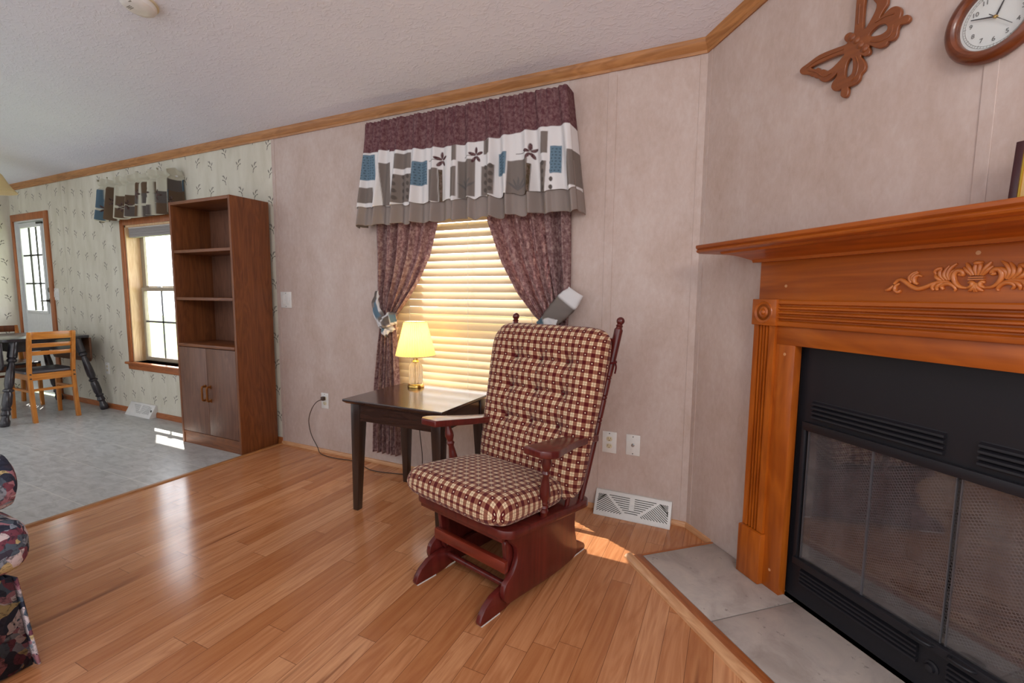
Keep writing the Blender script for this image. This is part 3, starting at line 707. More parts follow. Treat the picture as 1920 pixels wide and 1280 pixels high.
# ------------------------------------------------------------------ valance fabric prints
CWH, CTP, CBL, CMR, CBR, CBN = (np.array(lin(*c)[:3]) for c in ((236, 234, 234), (134, 124, 118), (112, 138, 156), (104, 66, 72), (84, 72, 54), (156, 144, 138)))
def paint_rect(C, X, Z, x0, x1, z0, z1, col, soft=0.004):
    m = np.clip(np.minimum(np.minimum(X - x0, x1 - X), np.minimum(Z - z0, z1 - Z)) / soft + 0.5, 0, 1)[..., None]
    return C * (1 - m) + col * m
def paint_ell(C, X, Z, cx, cz_, rx, rz, ang, col):
    dx, dz = X - cx, Z - cz_; p = (dx * math.cos(ang) + dz * math.sin(ang)) / rx; q = (-dx * math.sin(ang) + dz * math.cos(ang)) / rz
    m = np.clip((1.15 - np.sqrt(p * p + q * q)) / 0.3, 0, 1)[..., None]
    return C * (1 - m) + col * m
PATCH = [('b', -2.043, -1.943, 1.926, 2.083), ('t', -2.061, -1.963, 1.784, 1.88), ('t', -1.891, -1.817, 1.754, 2.02), ('t', -1.771, -1.657, 1.971, 2.062), ('d', -1.797, -1.656, 1.767, 1.937), ('b', -1.646, -1.535, 1.858, 2.0), ('f', -1.438, 1.994), ('t', -1.527, -1.461, 1.752, 1.946), ('n', -1.459, -1.439, 1.75, 1.939), ('t', -1.36, -1.326, 1.976, 2.076), ('t', -1.368, -1.327, 1.771, 1.941), ('l', -1.319, -1.205, 1.761, 1.97), ('f', -1.199, 1.99), ('t', -1.154, -1.108, 1.99, 2.067), ('d', -1.166, -1.082, 1.762, 1.925), ('b', -1.064, -1.001, 1.864, 1.985), ('f', -0.863, 1.967), ('l', -0.995, -0.872, 1.734, 1.934), ('n', -0.874, -0.856, 1.733, 1.905), ('t', -0.8, -0.764, 1.95, 2.063), ('d', -0.81, -0.766, 1.742, 1.908), ('b', -0.748, -0.689, 1.844, 1.984), ('t', -0.649, -0.594, 1.768, 1.951)]
def print_patch(C, X, Z, items):
    for it in items:
        k = it[0]
        if k == 'f':
            _, cx, cz_ = it
            C = paint_rect(C, X, Z, cx - 0.085, cx - 0.02, cz_ - 0.002, cz_ + 0.001, CBR * 0.6, 0.002)
            for j in range(5):
                a = PI / 2 + j * 2 * PI / 5; C = paint_ell(C, X, Z, cx + 0.022 * math.cos(a), cz_ + 0.026 * math.sin(a), 0.020, 0.0085, a, CMR * 0.62)
            continue
        _, x0, x1, z0, z1 = it
        C = paint_rect(C, X, Z, x0, x1, z0, z1, {'b': CBL, 'n': CBR}.get(k, CTP))
        if k == 'd':
            for i in range(2 if x1 - x0 < 0.12 else 3):
                for j in range(4):
                    C = paint_ell(C, X, Z, x0 + 0.025 + 0.045 * i, z0 + 0.03 + 0.042 * j, 0.010, 0.013, 0.2, CTP * 0.55)
        if k == 'l':
            for a in (0.7, 1.1, 1.57, 2.04, 2.45):
                C = paint_ell(C, X, Z, (x0 + x1) / 2 + 0.035 * math.cos(a), z0 + 0.035 + 0.04 * math.sin(a), 0.036, 0.006, a, CTP * 0.72 + np.array([0, 0.01, 0.02]))
        if k == 'b':
            for j in range(int((z1 - z0) / 0.016)):
                for i in range(int((x1 - x0) / 0.018)):
                    C = paint_ell(C, X, Z, x0 + 0.01 + 0.018 * i + 0.004 * (j % 2), z0 + 0.012 + 0.016 * j, 0.0045, 0.0035, 0.5, CBL * 0.5)
    return C
# ------------------------------------------------------------------ valance over the blinds
va = thing('window_valance', 'gathered patchwork valance with burgundy top band over the blinds', 'valance', (-1.345, -0.06, 1.63))
ox, oy, oz = va.location
NU, NV = 460, 190
u = np.linspace(0, 1, NU + 1); v = np.linspace(0, 1, NV + 1); U, Vv = np.meshgrid(u, v)
def fold(U, seedk=0):
    return (np.sin(U * 2 * PI * 13 + 1.2 * np.sin(U * 9 + seedk)) * 0.6 + 0.4 * np.sin(U * 2 * PI * 23 + 2.0 + 2 * np.sin(U * 5 + seedk)))
ZT = 2.282; ZB = 1.645
RET = 0.06                                  # return to wall at both ends (fraction of u)
def vshape(U, Vv, zt, zb, dy=0.0, xl=(-2.02, -2.095), xr=(-0.665, -0.60)):
    Z = zt + (zb - zt) * Vv + 0.010 * fold(U, 3) * Vv
    Vv = np.clip((2.282 - Z) / 0.527, 0, 1.2)
    c = np.clip((U - RET) / (1 - 2 * RET), 0, 1)
    L = xl[0] + (xl[1] - xl[0]) * Vv; R = xr[0] + (xr[1] - xr[0]) * Vv
    X = L + (R - L) * c + 0.006 * np.cos(U * 2 * PI * 13 + 1.2 * np.sin(U * 9)) * Vv
    ret = np.clip(np.maximum(RET - U, U - 1 + RET) / RET, 0, 1)
    Y = -0.114 - 0.018 * Vv + dy - (0.010 + 0.026 * Vv) * fold(U) * (1 - ret) + ret ** 1.5 * (0.104 + 0.016 * Vv - dy)
    Y -= 0.006 * np.sin(U * 2 * PI * 52 + 3 * np.sin(U * 11)) * np.exp(-Vv * 5)
    return X, Y, Z
X, Y, Z = vshape(U, Vv, ZT, 1.755)
C = np.ones((NV + 1, NU + 1, 3)) * CWH
C = print_patch(C, X, Z, PATCH)
mar = 2.074 + 0.012 * np.sin(U * 9) + 0.012 * (U < 0.2)
m = np.clip((Z - mar) / 0.004 + 0.5, 0, 1)[..., None]; C = C * (1 - m) + CMR * m
cloth('patchwork_panel', np.stack([X - ox, Y - oy, Z - oz], -1), C, M['valance'], va)
NV2 = 40; U2, V2 = np.meshgrid(u, np.linspace(0, 1, NV2 + 1))
X, Y, Z = vshape(U2, 0.60 + 0.40 * V2, ZT, ZB - 0.004, 0.012)
C2 = np.ones((NV2 + 1, NU + 1, 3)) * CBN
cloth('hem_band', np.stack([X - ox, Y - oy, Z - oz], -1), C2, M['valance'], va)
b = MB().tube(cat([(-1.985, -0.002, 2.25), (-1.975, -0.04, 2.25), (-1.95, -0.055, 2.25), (-0.82, -0.055, 2.25), (-0.792, -0.04, 2.25), (-0.78, -0.002, 2.25)], 5), 0.005)
b.v = [(x - ox, y - oy, z - oz) for x, y, z in b.v]; b.build('curtain_rod', M['offwhite'], va)

# ------------------------------------------------------------------ curtain panels
def interp(z, tab):
    zs = [a for a, _ in tab]; return np.interp(z, zs[::-1], [b_ for _, b_ in tab][::-1])
def curtain(label, outer, inner, tie_z, zb, side, tie_fn):
    t = thing('curtain_panel', label, 'curtain', ((outer[0][1] + inner[0][1]) / 2, -0.03, 0.1))
    ox, oy, oz = t.location
    NU, NV = 140, 130
    U, V = np.meshgrid(np.linspace(0, 1, NU + 1), np.linspace(0, 1, NV + 1))
    Z = 2.215 + (zb - 2.215) * V
    O = interp(Z, outer); I = interp(Z, inner)
    X = O + (I - O) * U
    wdt = np.abs(I - O)
    pinch = np.exp(-((Z - tie_z) / 0.10) ** 2)
    amp = 0.027 * (1 - 0.45 * pinch)
    Y = -0.040 - amp * np.sin(U * 2 * PI * 5.5 + 0.8 * np.sin(Z * 3)) - 0.008 * np.sin(U * 2 * PI * 15) - 0.012 * pinch
    cloth('cloth', np.stack([X - ox, Y - oy, Z - oz], -1), None, M['curtain'], t)
    tie_fn(t, ox, oy, oz)
    return t
def tie_cloth(t, name, P, seed, mat, bands=None):
    rs = np.random.RandomState(seed); nv, nu = P.shape[0] - 1, P.shape[1] - 1
    C = np.ones((nv + 1, nu + 1, 3)) * CWH
    U, V = np.meshgrid(np.linspace(0, 1, nu + 1), np.linspace(0, 1, nv + 1))
    for a, c_, col in bands or (): C = paint_rect(C, U, V, a, c_, -1, 2, col, 0.03)
    for k in range(0 if bands else 5):
        cx, cy = rs.rand(), rs.rand(); C = paint_rect(C, U, V, cx - 0.16, cx + 0.16, cy - 0.3, cy + 0.3, (CTP, CBL, CTP, CBN, CTP * 0.8)[k], 0.03)
    return cloth(name, P, C, mat, t, thick=0.002)
def ring_tie(t, pts, rads, seed, name='tieback', ruffle=0.0, nu=40, bands=None):
    """loop of cloth along pts with given half-height"""
    P = cat(pts, 10); n = len(P) - 1; rad = np.interp(np.linspace(0, 1, n + 1), np.linspace(0, 1, len(rads)), rads)
    A = np.zeros((13, n + 1, 3))
    for i, p in enumerate(P):
        tv = (P[min(i + 1, n)] - P[max(i - 1, 0)]).normalized(); nrm = Vector((0, -1, 0)); up_ = tv.cross(nrm).normalized()
        if up_.z < 0: up_ = -up_
        for j in range(13):
            w = (j / 12 - 0.5) * 2
            d = math.sqrt(max(0, 1 - w * w)) * 0.016 + ruffle * math.sin(i * 0.9 + j * 0.7) * abs(w)
            q = p + up_ * (w * rad[i]) + nrm * d; A[j, i] = q
    return tie_cloth(t, name, A, seed, M['valance2'], bands)
def tieL(t, ox, oy, oz):
    L = lambda x, y, z: (x - ox, y - oy, z - oz)
    ring_tie(t, [L(-1.995, -0.050, 1.22), L(-1.985, -0.088, 1.13), L(-1.93, -0.100, 1.03), L(-1.87, -0.100, 1.00), L(-1.83, -0.095, 1.01)], [0.016, 0.030, 0.044, 0.050, 0.04], 3, 'tieback', 0.006)
    ring_tie(t, [L(-1.93, -0.115, 1.00), L(-1.88, -0.135, 1.01), L(-1.83, -0.130, 1.04), L(-1.785, -0.11, 1.045)], [0.014, 0.034, 0.046, 0.034], 8, 'bow', 0.010)
    ring_tie(t, [L(-1.90, -0.118, 0.99), L(-1.875, -0.128, 0.955), L(-1.845, -0.12, 0.94)], [0.012, 0.026, 0.024], 12, 'bow', 0.008)
def tieR(t, ox, oy, oz):
    L = lambda x, y, z: (x - ox, y - oy, z - oz)
    ring_tie(t, [L(-0.815, -0.095, 1.035), L(-0.76, -0.105, 1.055), L(-0.70, -0.100, 1.11), L(-0.65, -0.080, 1.17), L(-0.615, -0.045, 1.225)], [0.020, 0.045, 0.060, 0.064, 0.05], 21, 'tieback', 0.004, bands=[(0.0, 0.2, CBL * 0.8), (0.2, 0.72, CTP * 1.05)])
    ring_tie(t, [L(-0.80, -0.112, 1.03), L(-0.755, -0.125, 1.045), L(-0.70, -0.118, 1.03)], [0.012, 0.034, 0.04], 25, 'bow', 0.008, bands=[(0.0, 0.4, CBL * 0.9)])
curtain('left mottled mauve curtain tied back beside the table lamp', [(2.3, -2.0), (1.64, -2.012), (1.2, -1.998), (1.02, -1.965), (0.88, -1.99), (0.58, -2.03), (0.1, -2.06)],
        [(2.3, -1.44), (1.634, -1.507), (1.44, -1.565), (1.274, -1.661), (1.136, -1.77), (1.04, -1.855), (0.88, -1.853), (0.6, -1.846), (0.1, -1.842)], 1.02, 0.105, 0, tieL)
curtain('right mottled mauve curtain tied back above the rocking chair', [(2.3, -0.68), (1.62, -0.659), (1.18, -0.650), (1.06, -0.655), (0.8, -0.648), (0.1, -0.64)],
        [(2.3, -1.22), (1.629, -1.159), (1.395, -1.07), (1.21, -0.965), (1.09, -0.863), (1.046, -0.81), (0.9, -0.80), (0.1, -0.80)], 1.05, 0.105, 1, tieR)

# ------------------------------------------------------------------ horizontal blind
bl = thing('window_blind', 'cream two-inch wooden blind, closed and glowing in the window', 'blind', (-1.36, 0.035, 0.52))
bx0, bx1 = -1.905 + 1.36, -0.815 + 1.36
b = MB(); npitch = 28; pitch = 0.0483; zbot = 0.545
ang = math.radians(65)
for k in range(npitch):
    z = zbot + 0.02 + pitch * k - 0.52; ca, sa = math.cos(ang), math.sin(ang); hw = 0.0250; th = 0.0028
    prof = []
    for sgn in (1, -1):
        for j in range(7):
            w = (-1 + 2 * j / 6) * sgn; cr_ = 0.0025 * (1 - w * w) + sgn * th / 2
            prof.append((w * hw * ca - cr_ * sa, z + w * hw * sa + cr_ * ca))
    b.prism(prof, bx0, bx1, 'yz')
b.build('slats', M['slat'], bl, smooth=50)
MB().box(bx0, bx1, -0.028, 0.028, zbot + pitch * npitch - 0.52 + 0.01, W1[3] - 0.022 - 0.52).build('headrail', M['slat'], bl, bevel=0.003)
MB().box(bx0, bx1, -0.025, 0.025, 0.002, 0.020).build('bottom_rail', M['slat'], bl, bevel=0.003)
for x in (-1.79, -1.338, -0.90):
    for y in (-0.0155, 0.0155): MB().tube([(x + 1.36, y, 0.02), (x + 1.36, y, 1.37)], 0.0010, 5).build('ladder_cord', M['white'], bl)

# ------------------------------------------------------------------ dining valance
vd = thing('window_valance', 'small ruffled patchwork valance over the dining window', 'valance', (-4.73, -0.05, 1.86))
ox, oy, oz = vd.location
NU, NV = 330, 110
U, Vv = np.meshgrid(np.linspace(0, 1, NU + 1), np.linspace(0, 1, NV + 1))
ret = np.clip(np.maximum(0.09 - U, U - 0.91) / 0.09, 0, 1); c = np.clip((U - 0.09) / 0.82, 0, 1)
L = -5.30 - 0.06 * Vv; R = -4.15 + 0.02 * Vv
X = L + (R - L) * c + 0.012 * np.cos(U * 2 * PI * 9)
Z = 2.235 + (1.868 - 2.235) * Vv + 0.008 * np.sin(U * 2 * PI * 9 + 2) * Vv + 0.014 * np.sin(U * 2 * PI * 14) * np.clip(1 - Vv * 7, 0, 1)
pin = np.exp(-((Vv - 0.16) / 0.05) ** 2)
Y = -0.115 - (0.018 + 0.030 * Vv) * np.sin(U * 2 * PI * 9 + 0.8 * np.sin(U * 7)) - 0.010 * np.sin(U * 2 * PI * 21) * (1 - Vv) + 0.026 * pin + ret * 0.10
rs = np.random.RandomState(5); S = U * 2.3
C = np.ones((NV + 1, NU + 1, 3)) * np.array(lin(212, 208, 190)[:3])
items = []
x = 0.02
while x < 2.3:
    w = 0.07 + 0.09 * rs.rand()
    for z in (0.20, 0.45, 0.72):
        k = rs.choice(['t', 'd', 'b', 'l', 'l', 't', 'w'])
        if k != 'w':
            z0 = z + 0.05 * rs.rand(); items.append((k, x, x + w * 0.95, z0, z0 + 0.22 + 0.12 * rs.rand()))
    x += w + 0.02
for it in items:
    k, a, b_, z0, z1 = it; C = paint_rect(C, S, Vv, a, b_, z0, z1, {'b': CBL * 0.7, 'l': np.array(lin(112, 92, 74)[:3])}.get(k, CTP * 0.62), 0.012)
for k in range(9):
    cx, cz_ = 0.13 + 0.25 * k, 0.45 + 0.35 * rs.rand()
    for j in range(5): C = paint_ell(C, S, Vv * 0.37, cx + 0.022 * math.cos(j * 1.257), cz_ * 0.37 + 0.026 * math.sin(j * 1.257), 0.02, 0.008, j * 1.257, np.array(lin(74, 56, 50)[:3]))
cloth('cloth', np.stack([X - ox, Y - oy, Z - oz], -1), C, M['valance2'], vd)
b = MB().tube([(-5.31 - ox, -0.06 - oy, 2.178 - oz), (-4.14 - ox, -0.06 - oy, 2.178 - oz)], 0.008); b.build('curtain_rod', M['offwhite'], vd)

# ------------------------------------------------------------------ bookcase
bx0, bx1, BD, BH = -3.800, -3.072, 0.305, 1.888
bc = thing('bookcase', 'tall empty walnut laminate bookcase with two lower doors', 'bookcase', ((bx0 + bx1) / 2, -0.025 - BD / 2, 0))
hw, hd = (bx1 - bx0) / 2, BD / 2; T = 0.022
MB().box(-hw, -hw + T, -hd, hd, 0, BH).build('side_panel', M['case_z'], bc, bevel=0.0015)
MB().box(hw - T, hw, -hd, hd, 0, BH).build('side_panel', M['case_z'], bc, bevel=0.0015)
MB().box(-hw + T, hw - T, -hd, hd, BH - 0.024, BH - 0.001).build('top_panel', M['case_x'], bc, bevel=0.001)
MB().box(-hw + T, hw - T, hd - 0.008, hd - 0.002, 0.09, BH - 0.024).build('back_panel', M['case_dark'], bc)
for z in (1.512, 1.152): MB().box(-hw + T, hw - T, -hd + 0.004, hd - 0.008, z - 0.011, z + 0.011).build('shelf', M['case_x'], bc, bevel=0.0015)
MB().box(-hw + T, hw - T, -hd - 0.004, hd - 0.008, 0.780, 0.806).build('shelf', M['case_x'], bc, bevel=0.006)
MB().box(-hw + T, hw - T, -hd + 0.002, hd - 0.008, 0.085, 0.100).build('shelf', M['case_x'], bc)
MB().box(-hw + T, hw - T, -hd + 0.006, -hd + 0.024, 0.0, 0.085).build('toe_kick', M['case_x'], bc)
xm = -0.002
for (a, b_, hx) in ((-hw + T + 0.002, xm - 0.0015, xm - 0.030), (xm + 0.0015, hw - T - 0.002, xm + 0.030)):
    d = MB().box(a, b_, -hd + 0.001, -hd + 0.017, 0.104, 0.776).build('door', M['case_dark'], bc, bevel=0.001)
    h = MB(); h.tube(cat([(hx, -hd + 0.001, 0.482), (hx, -hd - 0.020, 0.484), (hx, -hd - 0.027, 0.470), (hx, -hd - 0.027, 0.43), (hx, -hd - 0.027, 0.39), (hx, -hd - 0.020, 0.376), (hx, -hd + 0.001, 0.378)], 5), 0.0075, 10)
    h.box(hx - 0.011, hx + 0.011, -hd - 0.004, -hd + 0.001, 0.470, 0.496); h.box(hx - 0.011, hx + 0.011, -hd - 0.004, -hd + 0.001, 0.364, 0.390)
    h.build('handle', M['bronze'], d)

# ------------------------------------------------------------------ end table
TX0, TX1, TY0, TY1, TZ = -1.728, -1.082, -0.655, -0.125, 0.632
et = thing('end_table', 'square espresso wood end table holding the small lamp', 'end table', ((TX0 + TX1) / 2, (TY0 + TY1) / 2, 0))
hx, hy = (TX1 - TX0) / 2, (TY1 - TY0) / 2
b = MB(); pr = [(0, TZ), (0, TZ - 0.008), (-0.016, TZ - 0.022), (-0.016, TZ - 0.026)]
V = []
for ins, z in ((0.002, TZ), (0.0, TZ - 0.003), (0.0, TZ - 0.012), (0.014, TZ - 0.024)):
    V += [(-hx + ins, -hy + ins, z), (hx - ins, -hy + ins, z), (hx - ins, hy - ins, z), (-hx + ins, hy - ins, z)]
F = [(0, 1, 2, 3), (15, 14, 13, 12)]
for r in range(3):
    for k in range(4): F.append((r * 4 + k, r * 4 + 4 + k, r * 4 + 4 + (k + 1) % 4, r * 4 + (k + 1) % 4))
b.add(V, F).build('tabletop', M['espresso'], et)
b = MB(); ins = 0.038; a0, a1 = TZ - 0.120, TZ - 0.024
b.box(-hx + ins, hx - ins, -hy + ins, -hy + ins + 0.02, a0, a1); b.box(-hx + ins, hx - ins, hy - ins - 0.02, hy - ins, a0, a1)
b.box(-hx + ins, -hx + ins + 0.02, -hy + ins + 0.02, hy - ins - 0.02, a0, a1); b.box(hx - ins - 0.02, hx - ins, -hy + ins + 0.02, hy - ins - 0.02, a0, a1)
b.build('apron', M['espresso'], et)
for sx in (-1, 1):
    for sy in (-1, 1):
        ox_, oy_ = sx * (hx - 0.030), sy * (hy - 0.030)
        def sq(w, z): return [(ox_ - (0 if sx > 0 else -w) * 1 - (w if sx > 0 else 0), 0, z)]
        V = []
        for w, z in ((0.058, TZ - 0.024), (0.058, TZ - 0.125), (0.034, 0.0)):
            xa, xb = (ox_ - w, ox_) if sx > 0 else (ox_, ox_ + w); ya, yb = (oy_ - w, oy_) if sy > 0 else (oy_, oy_ + w)
            V += [(xa, ya, z), (xb, ya, z), (xb, yb, z), (xa, yb, z)]
        F = [(0, 1, 2, 3), (11, 10, 9, 8)] + [(r * 4 + k, r * 4 + 4 + k, r * 4 + 4 + (k + 1) % 4, r * 4 + (k + 1) % 4) for r in range(2) for k in range(4)]
        MB().add(V, F).build('leg', M['espresso_z'], et, bevel=0.0015)

# ------------------------------------------------------------------ table lamp
LX, LY = -1.575, -0.205
lp = thing('table_lamp', 'small lit lamp with pleated cream shade and crystal base', 'table lamp', (LX, LY, TZ + 0.0005))
MB().lathe([(0, 0.050), (0.006, 0.051), (0.014, 0.049), (0.020, 0.045), (0.022, 0.042)], (0, 0, 0), (0, 0, 1), 32).build('base', M['brass'], lp)
prof = [(0.022, 0.037), (0.03, 0.040), (0.10, 0.041), (0.125, 0.040), (0.142, 0.034), (0.152, 0.024), (0.156, 0.014)]
b = MB(); n = 36; V = []; F = []
for t, r in prof:
    for k in range(n): rr = r * (1 - 0.10 * (k % 2)); a = 2 * PI * k / n; V.append((rr * math.cos(a), rr * math.sin(a), t))
for i in range(len(prof) - 1):
    for k in range(n): F.append((i * n + k, i * n + (k + 1) % n, (i + 1) * n + (k + 1) % n, (i + 1) * n + k))
F.append(tuple(range(n - 1, -1, -1))); F.append(tuple((len(prof) - 1) * n + k for k in range(n)))
b.add(V, F).build('crystal_body', M['crystal'], lp, smooth=10)
MB().cyl((0, 0, 0.0225), (0, 0, 0.155), 0.0035, n=12).build('center_rod', M['brass'], lp)
b = MB().lathe([(0.154, 0.016), (0.160, 0.022), (0.166, 0.015), (0.180, 0.013), (0.215, 0.013)], (0, 0, 0), (0, 0, 1), 20); b.build('socket', M['brass'], lp)
b = MB().lathe([(0.215, 0.012), (0.235, 0.018), (0.262, 0.030), (0.285, 0.028), (0.300, 0.012), (0.303, 0.002)], (0, 0, 0), (0, 0, 1), 20)
nb = NT('warm_bulb'); e_ = nb.node('ShaderNodeEmission', {'Color': lin(255, 236, 190), 'Strength': 9.0}).outputs[0]; M['bulbglow'] = nb.done(e_)
b.build('bulb', M['bulbglow'], lp)
b = MB(); n = 84; V = []; F = []; z0s, z1s = 0.197, 0.402
rows = [(0.0, 0.118), (0.5, 0.0915), (1.0, 0.066)]
for side in (0, 1):
    for t, r in rows:
        for k in range(n):
            a = 2 * PI * k / n; rr = r + (0.0038 if k % 2 else -0.0030) - side * 0.0014; V.append((rr * math.cos(a), rr * math.sin(a), z0s + (z1s - z0s) * t))
for side in (0, 1):
    o_ = side * 3 * n
    for i in range(2):
        for k in range(n):
            q = (o_ + i * n + k, o_ + i * n + (k + 1) % n, o_ + (i + 1) * n + (k + 1) % n, o_ + (i + 1) * n + k); F.append(q if side == 0 else q[::-1])
for k in range(n):
    F.append((k, 3 * n + k, 3 * n + (k + 1) % n, (k + 1) % n)); F.append((2 * n + k, 2 * n + (k + 1) % n, 5 * n + (k + 1) % n, 5 * n + k))
me = bpy.data.meshes.new('lamp_shade'); me.from_pydata(V, [], F); me.materials.append(M['shade']); me.update()
sh = link('lamp_shade', me, lp)
for zz, rr in ((z0s, 0.1185), (z1s, 0.0665)):
    ring = [(rr * math.cos(2 * PI * k / 48), rr * math.sin(2 * PI * k / 48), zz) for k in range(49)]; MB().tube(ring, 0.0025, 8).build('shade_trim', M['trimtan'], sh)
b = MB()
for k in range(3): b.tube([(0, 0, z1s - 0.012), (0.065 * math.cos(2.1 * k), 0.065 * math.sin(2.1 * k), z1s - 0.004)], 0.0012, 6)
b.tube([(0.0, 0, 0.300), (0, 0, z1s - 0.012)], 0.0015, 6); b.build('shade_spider', M['brass'], lp)
cordp = [(-2.570, -0.030, 0.415), (-2.60, -0.055, 0.395), (-2.665, -0.045, 0.33), (-2.715, -0.030, 0.235), (-2.70, -0.025, 0.13), (-2.635, -0.030, 0.045), (-2.57, -0.055, 0.006), (-2.42, -0.075, 0.004), (-2.22, -0.060, 0.004), (-2.02, -0.135, 0.004), (-1.86, -0.12, 0.004), (-1.74, -0.085, 0.004), (-1.66, -0.068, 0.02), (-1.640, -0.060, 0.12), (-1.655, -0.072, 0.36), (-1.65, -0.085, 0.56), (-1.645, -0.105, 0.638), (-1.625, -0.125, 0.638), (-1.590, -0.155, 0.638)]
b = MB().tube([(x - LX, y - LY, z - TZ) for x, y, z in cat(cordp, 6)], 0.0028, 8); cd = b.build('power_cord', M['cord'], lp)
b = MB().box(-2.583 - LX, -2.557 - LX, -0.032 - LY, -0.0085 - LY, 0.405 - TZ, 0.433 - TZ); b.build('plug', M['cord'], cd, bevel=0.003)

# ------------------------------------------------------------------ glider rocking chair
ch = thing('glider_rocking_chair', 'burgundy plaid cushioned glider rocking chair in cherry wood', 'rocking chair', (-0.692, -0.706, 0), math.radians(-15.2))
CH = M['cherry']
def dz(y): return 0.314 - 0.104 * y          # sloping deck height
for sx in (-1, 1):
    xo, xi = sx * 0.197, sx * 0.172
    pr = [(-0.383, 0.004), (-0.386, 0.016), (-0.377, 0.036), (-0.357, 0.060), (-0.317, 0.083), (-0.26, 0.094), (0.10, 0.094), (0.20, 0.088), (0.265, 0.066), (0.315, 0.034), (0.326, 0.016), (0.322, 0.004), (0.24, 0.004), (0.20, 0.014), (-0.20, 0.014), (-0.25, 0.004)]
    ro = MB().prism([tuple(p) for p in pr], min(xo, xi), max(xo, xi), 'yz').build('foot_runner', CH, ch, bevel=0.003)
    c_ = (xo + xi) / 2
    for y in (-0.32, 0.28): MB().box(c_ - 0.0125, c_ + 0.0125, y - 0.058, y + 0.04, 0.0, 0.005).build('felt_pad', M['offwhite'], ro, label='pale felt glide pad')
    xo, xi = sx * 0.226, sx * 0.202
    P = [(-0.252, dz(-0.25) - 0.03), (-0.246, 0.275), (-0.218, 0.243), (-0.212, 0.198), (-0.237, 0.153), (-0.279, 0.123), (-0.288, 0.085), (-0.272, 0.052), (-0.25, 0.042)]
    Q = [(-0.133, 0.034), (0.008, 0.024), (0.150, 0.026), (0.200, 0.040), (0.206, 0.086), (0.188, 0.165), (0.188, 0.225), (0.190, dz(0.19) - 0.03)]
    pts = [(p.x, p.y) for p in cat([(a, b_, 0) for a, b_ in P], 4)] + [(p.x, p.y) for p in cat([(a, b_, 0) for a, b_ in Q], 4)]
    MB().prism(pts, min(xo, xi), max(xo, xi), 'yz').build('side_panel', CH, ch, bevel=0.0025)
# deck with rounded corners
def rrect(x0, x1, y0, y1, r, k=6):
    pts = []
    for cx, cy, a0 in ((x1 - r, y1 - r, 0), (x0 + r, y1 - r, 90), (x0 + r, y0 + r, 180), (x1 - r, y0 + r, 270)):
        for j in range(k + 1): a = math.radians(a0 + 90 * j / k); pts.append((cx + r * math.cos(a), cy + r * math.sin(a)))
    return pts
MB().prism(rrect(-0.290, 0.256, -0.305, 0.282, 0.055), lambda p: dz(p[1]) - 0.034, lambda p: dz(p[1]), 'xy').build('seat_frame', CH, ch, bevel=0.005)
MB().box(-0.275, 0.200, -0.276, -0.254, 0.278, dz(-0.26) - 0.033).build('front_rail', CH, ch, bevel=0.003)
MB().box(-0.2, 0.2, 0.150, 0.170, 0.20, dz(0.16) - 0.033).build('rear_rail', CH, ch, bevel=0.003)
MB().box(-0.203, 0.203, -0.262, -0.240, 0.150, 0.196).build('cross_bar', wood('cherry_bar', lin(128, 46, 28), lin(96, 30, 20), 'x', 40, 0.3, 0.25), ch, bevel=0.003)
MB().cyl((-0.175, -0.205, 0.062), (0.175, -0.205, 0.062), 0.013).build('stretcher', CH, ch)
MB().box(-0.175, 0.175, 0.17, 0.19, 0.03, 0.085).build('stretcher', CH, ch, bevel=0.003)
for sx in (-1, 1):
    for yy, tilt in ((-0.228, 0.02), (0.13, -0.02)):
        a = MB(); xx = sx * 0.185
        pr = [(yy + 0.022 * math.cos(t), 0.255 + 0.022 * math.sin(t)) for t in [PI * k / 8 for k in range(9)]] + [(yy + tilt + 0.022 * math.cos(t), 0.115 + 0.022 * math.sin(t)) for t in [PI + PI * k / 8 for k in range(9)]]
        ao = a.prism(pr, xx - 0.010, xx + 0.010, 'yz').build('swing_arm', CH, ch, bevel=0.003)
        s_ = -sx
        for (y2, z2) in ((yy, 0.255), (yy + tilt, 0.115)): MB().lathe([(0, 0.010), (0.003, 0.010), (0.006, 0.006), (0.007, 0.001)], (xx + s_ * 0.010, y2, z2), (xx + s_ * 0.03, y2, z2), 14).build('bolt', M['chrome'], ao)
for k in range(5): MB().cyl((-0.14 + 0.07 * k, 0.16, 0.07), (-0.14 + 0.07 * k, 0.16, 0.21), 0.008, n=10).build('rear_spindle', CH, ch)
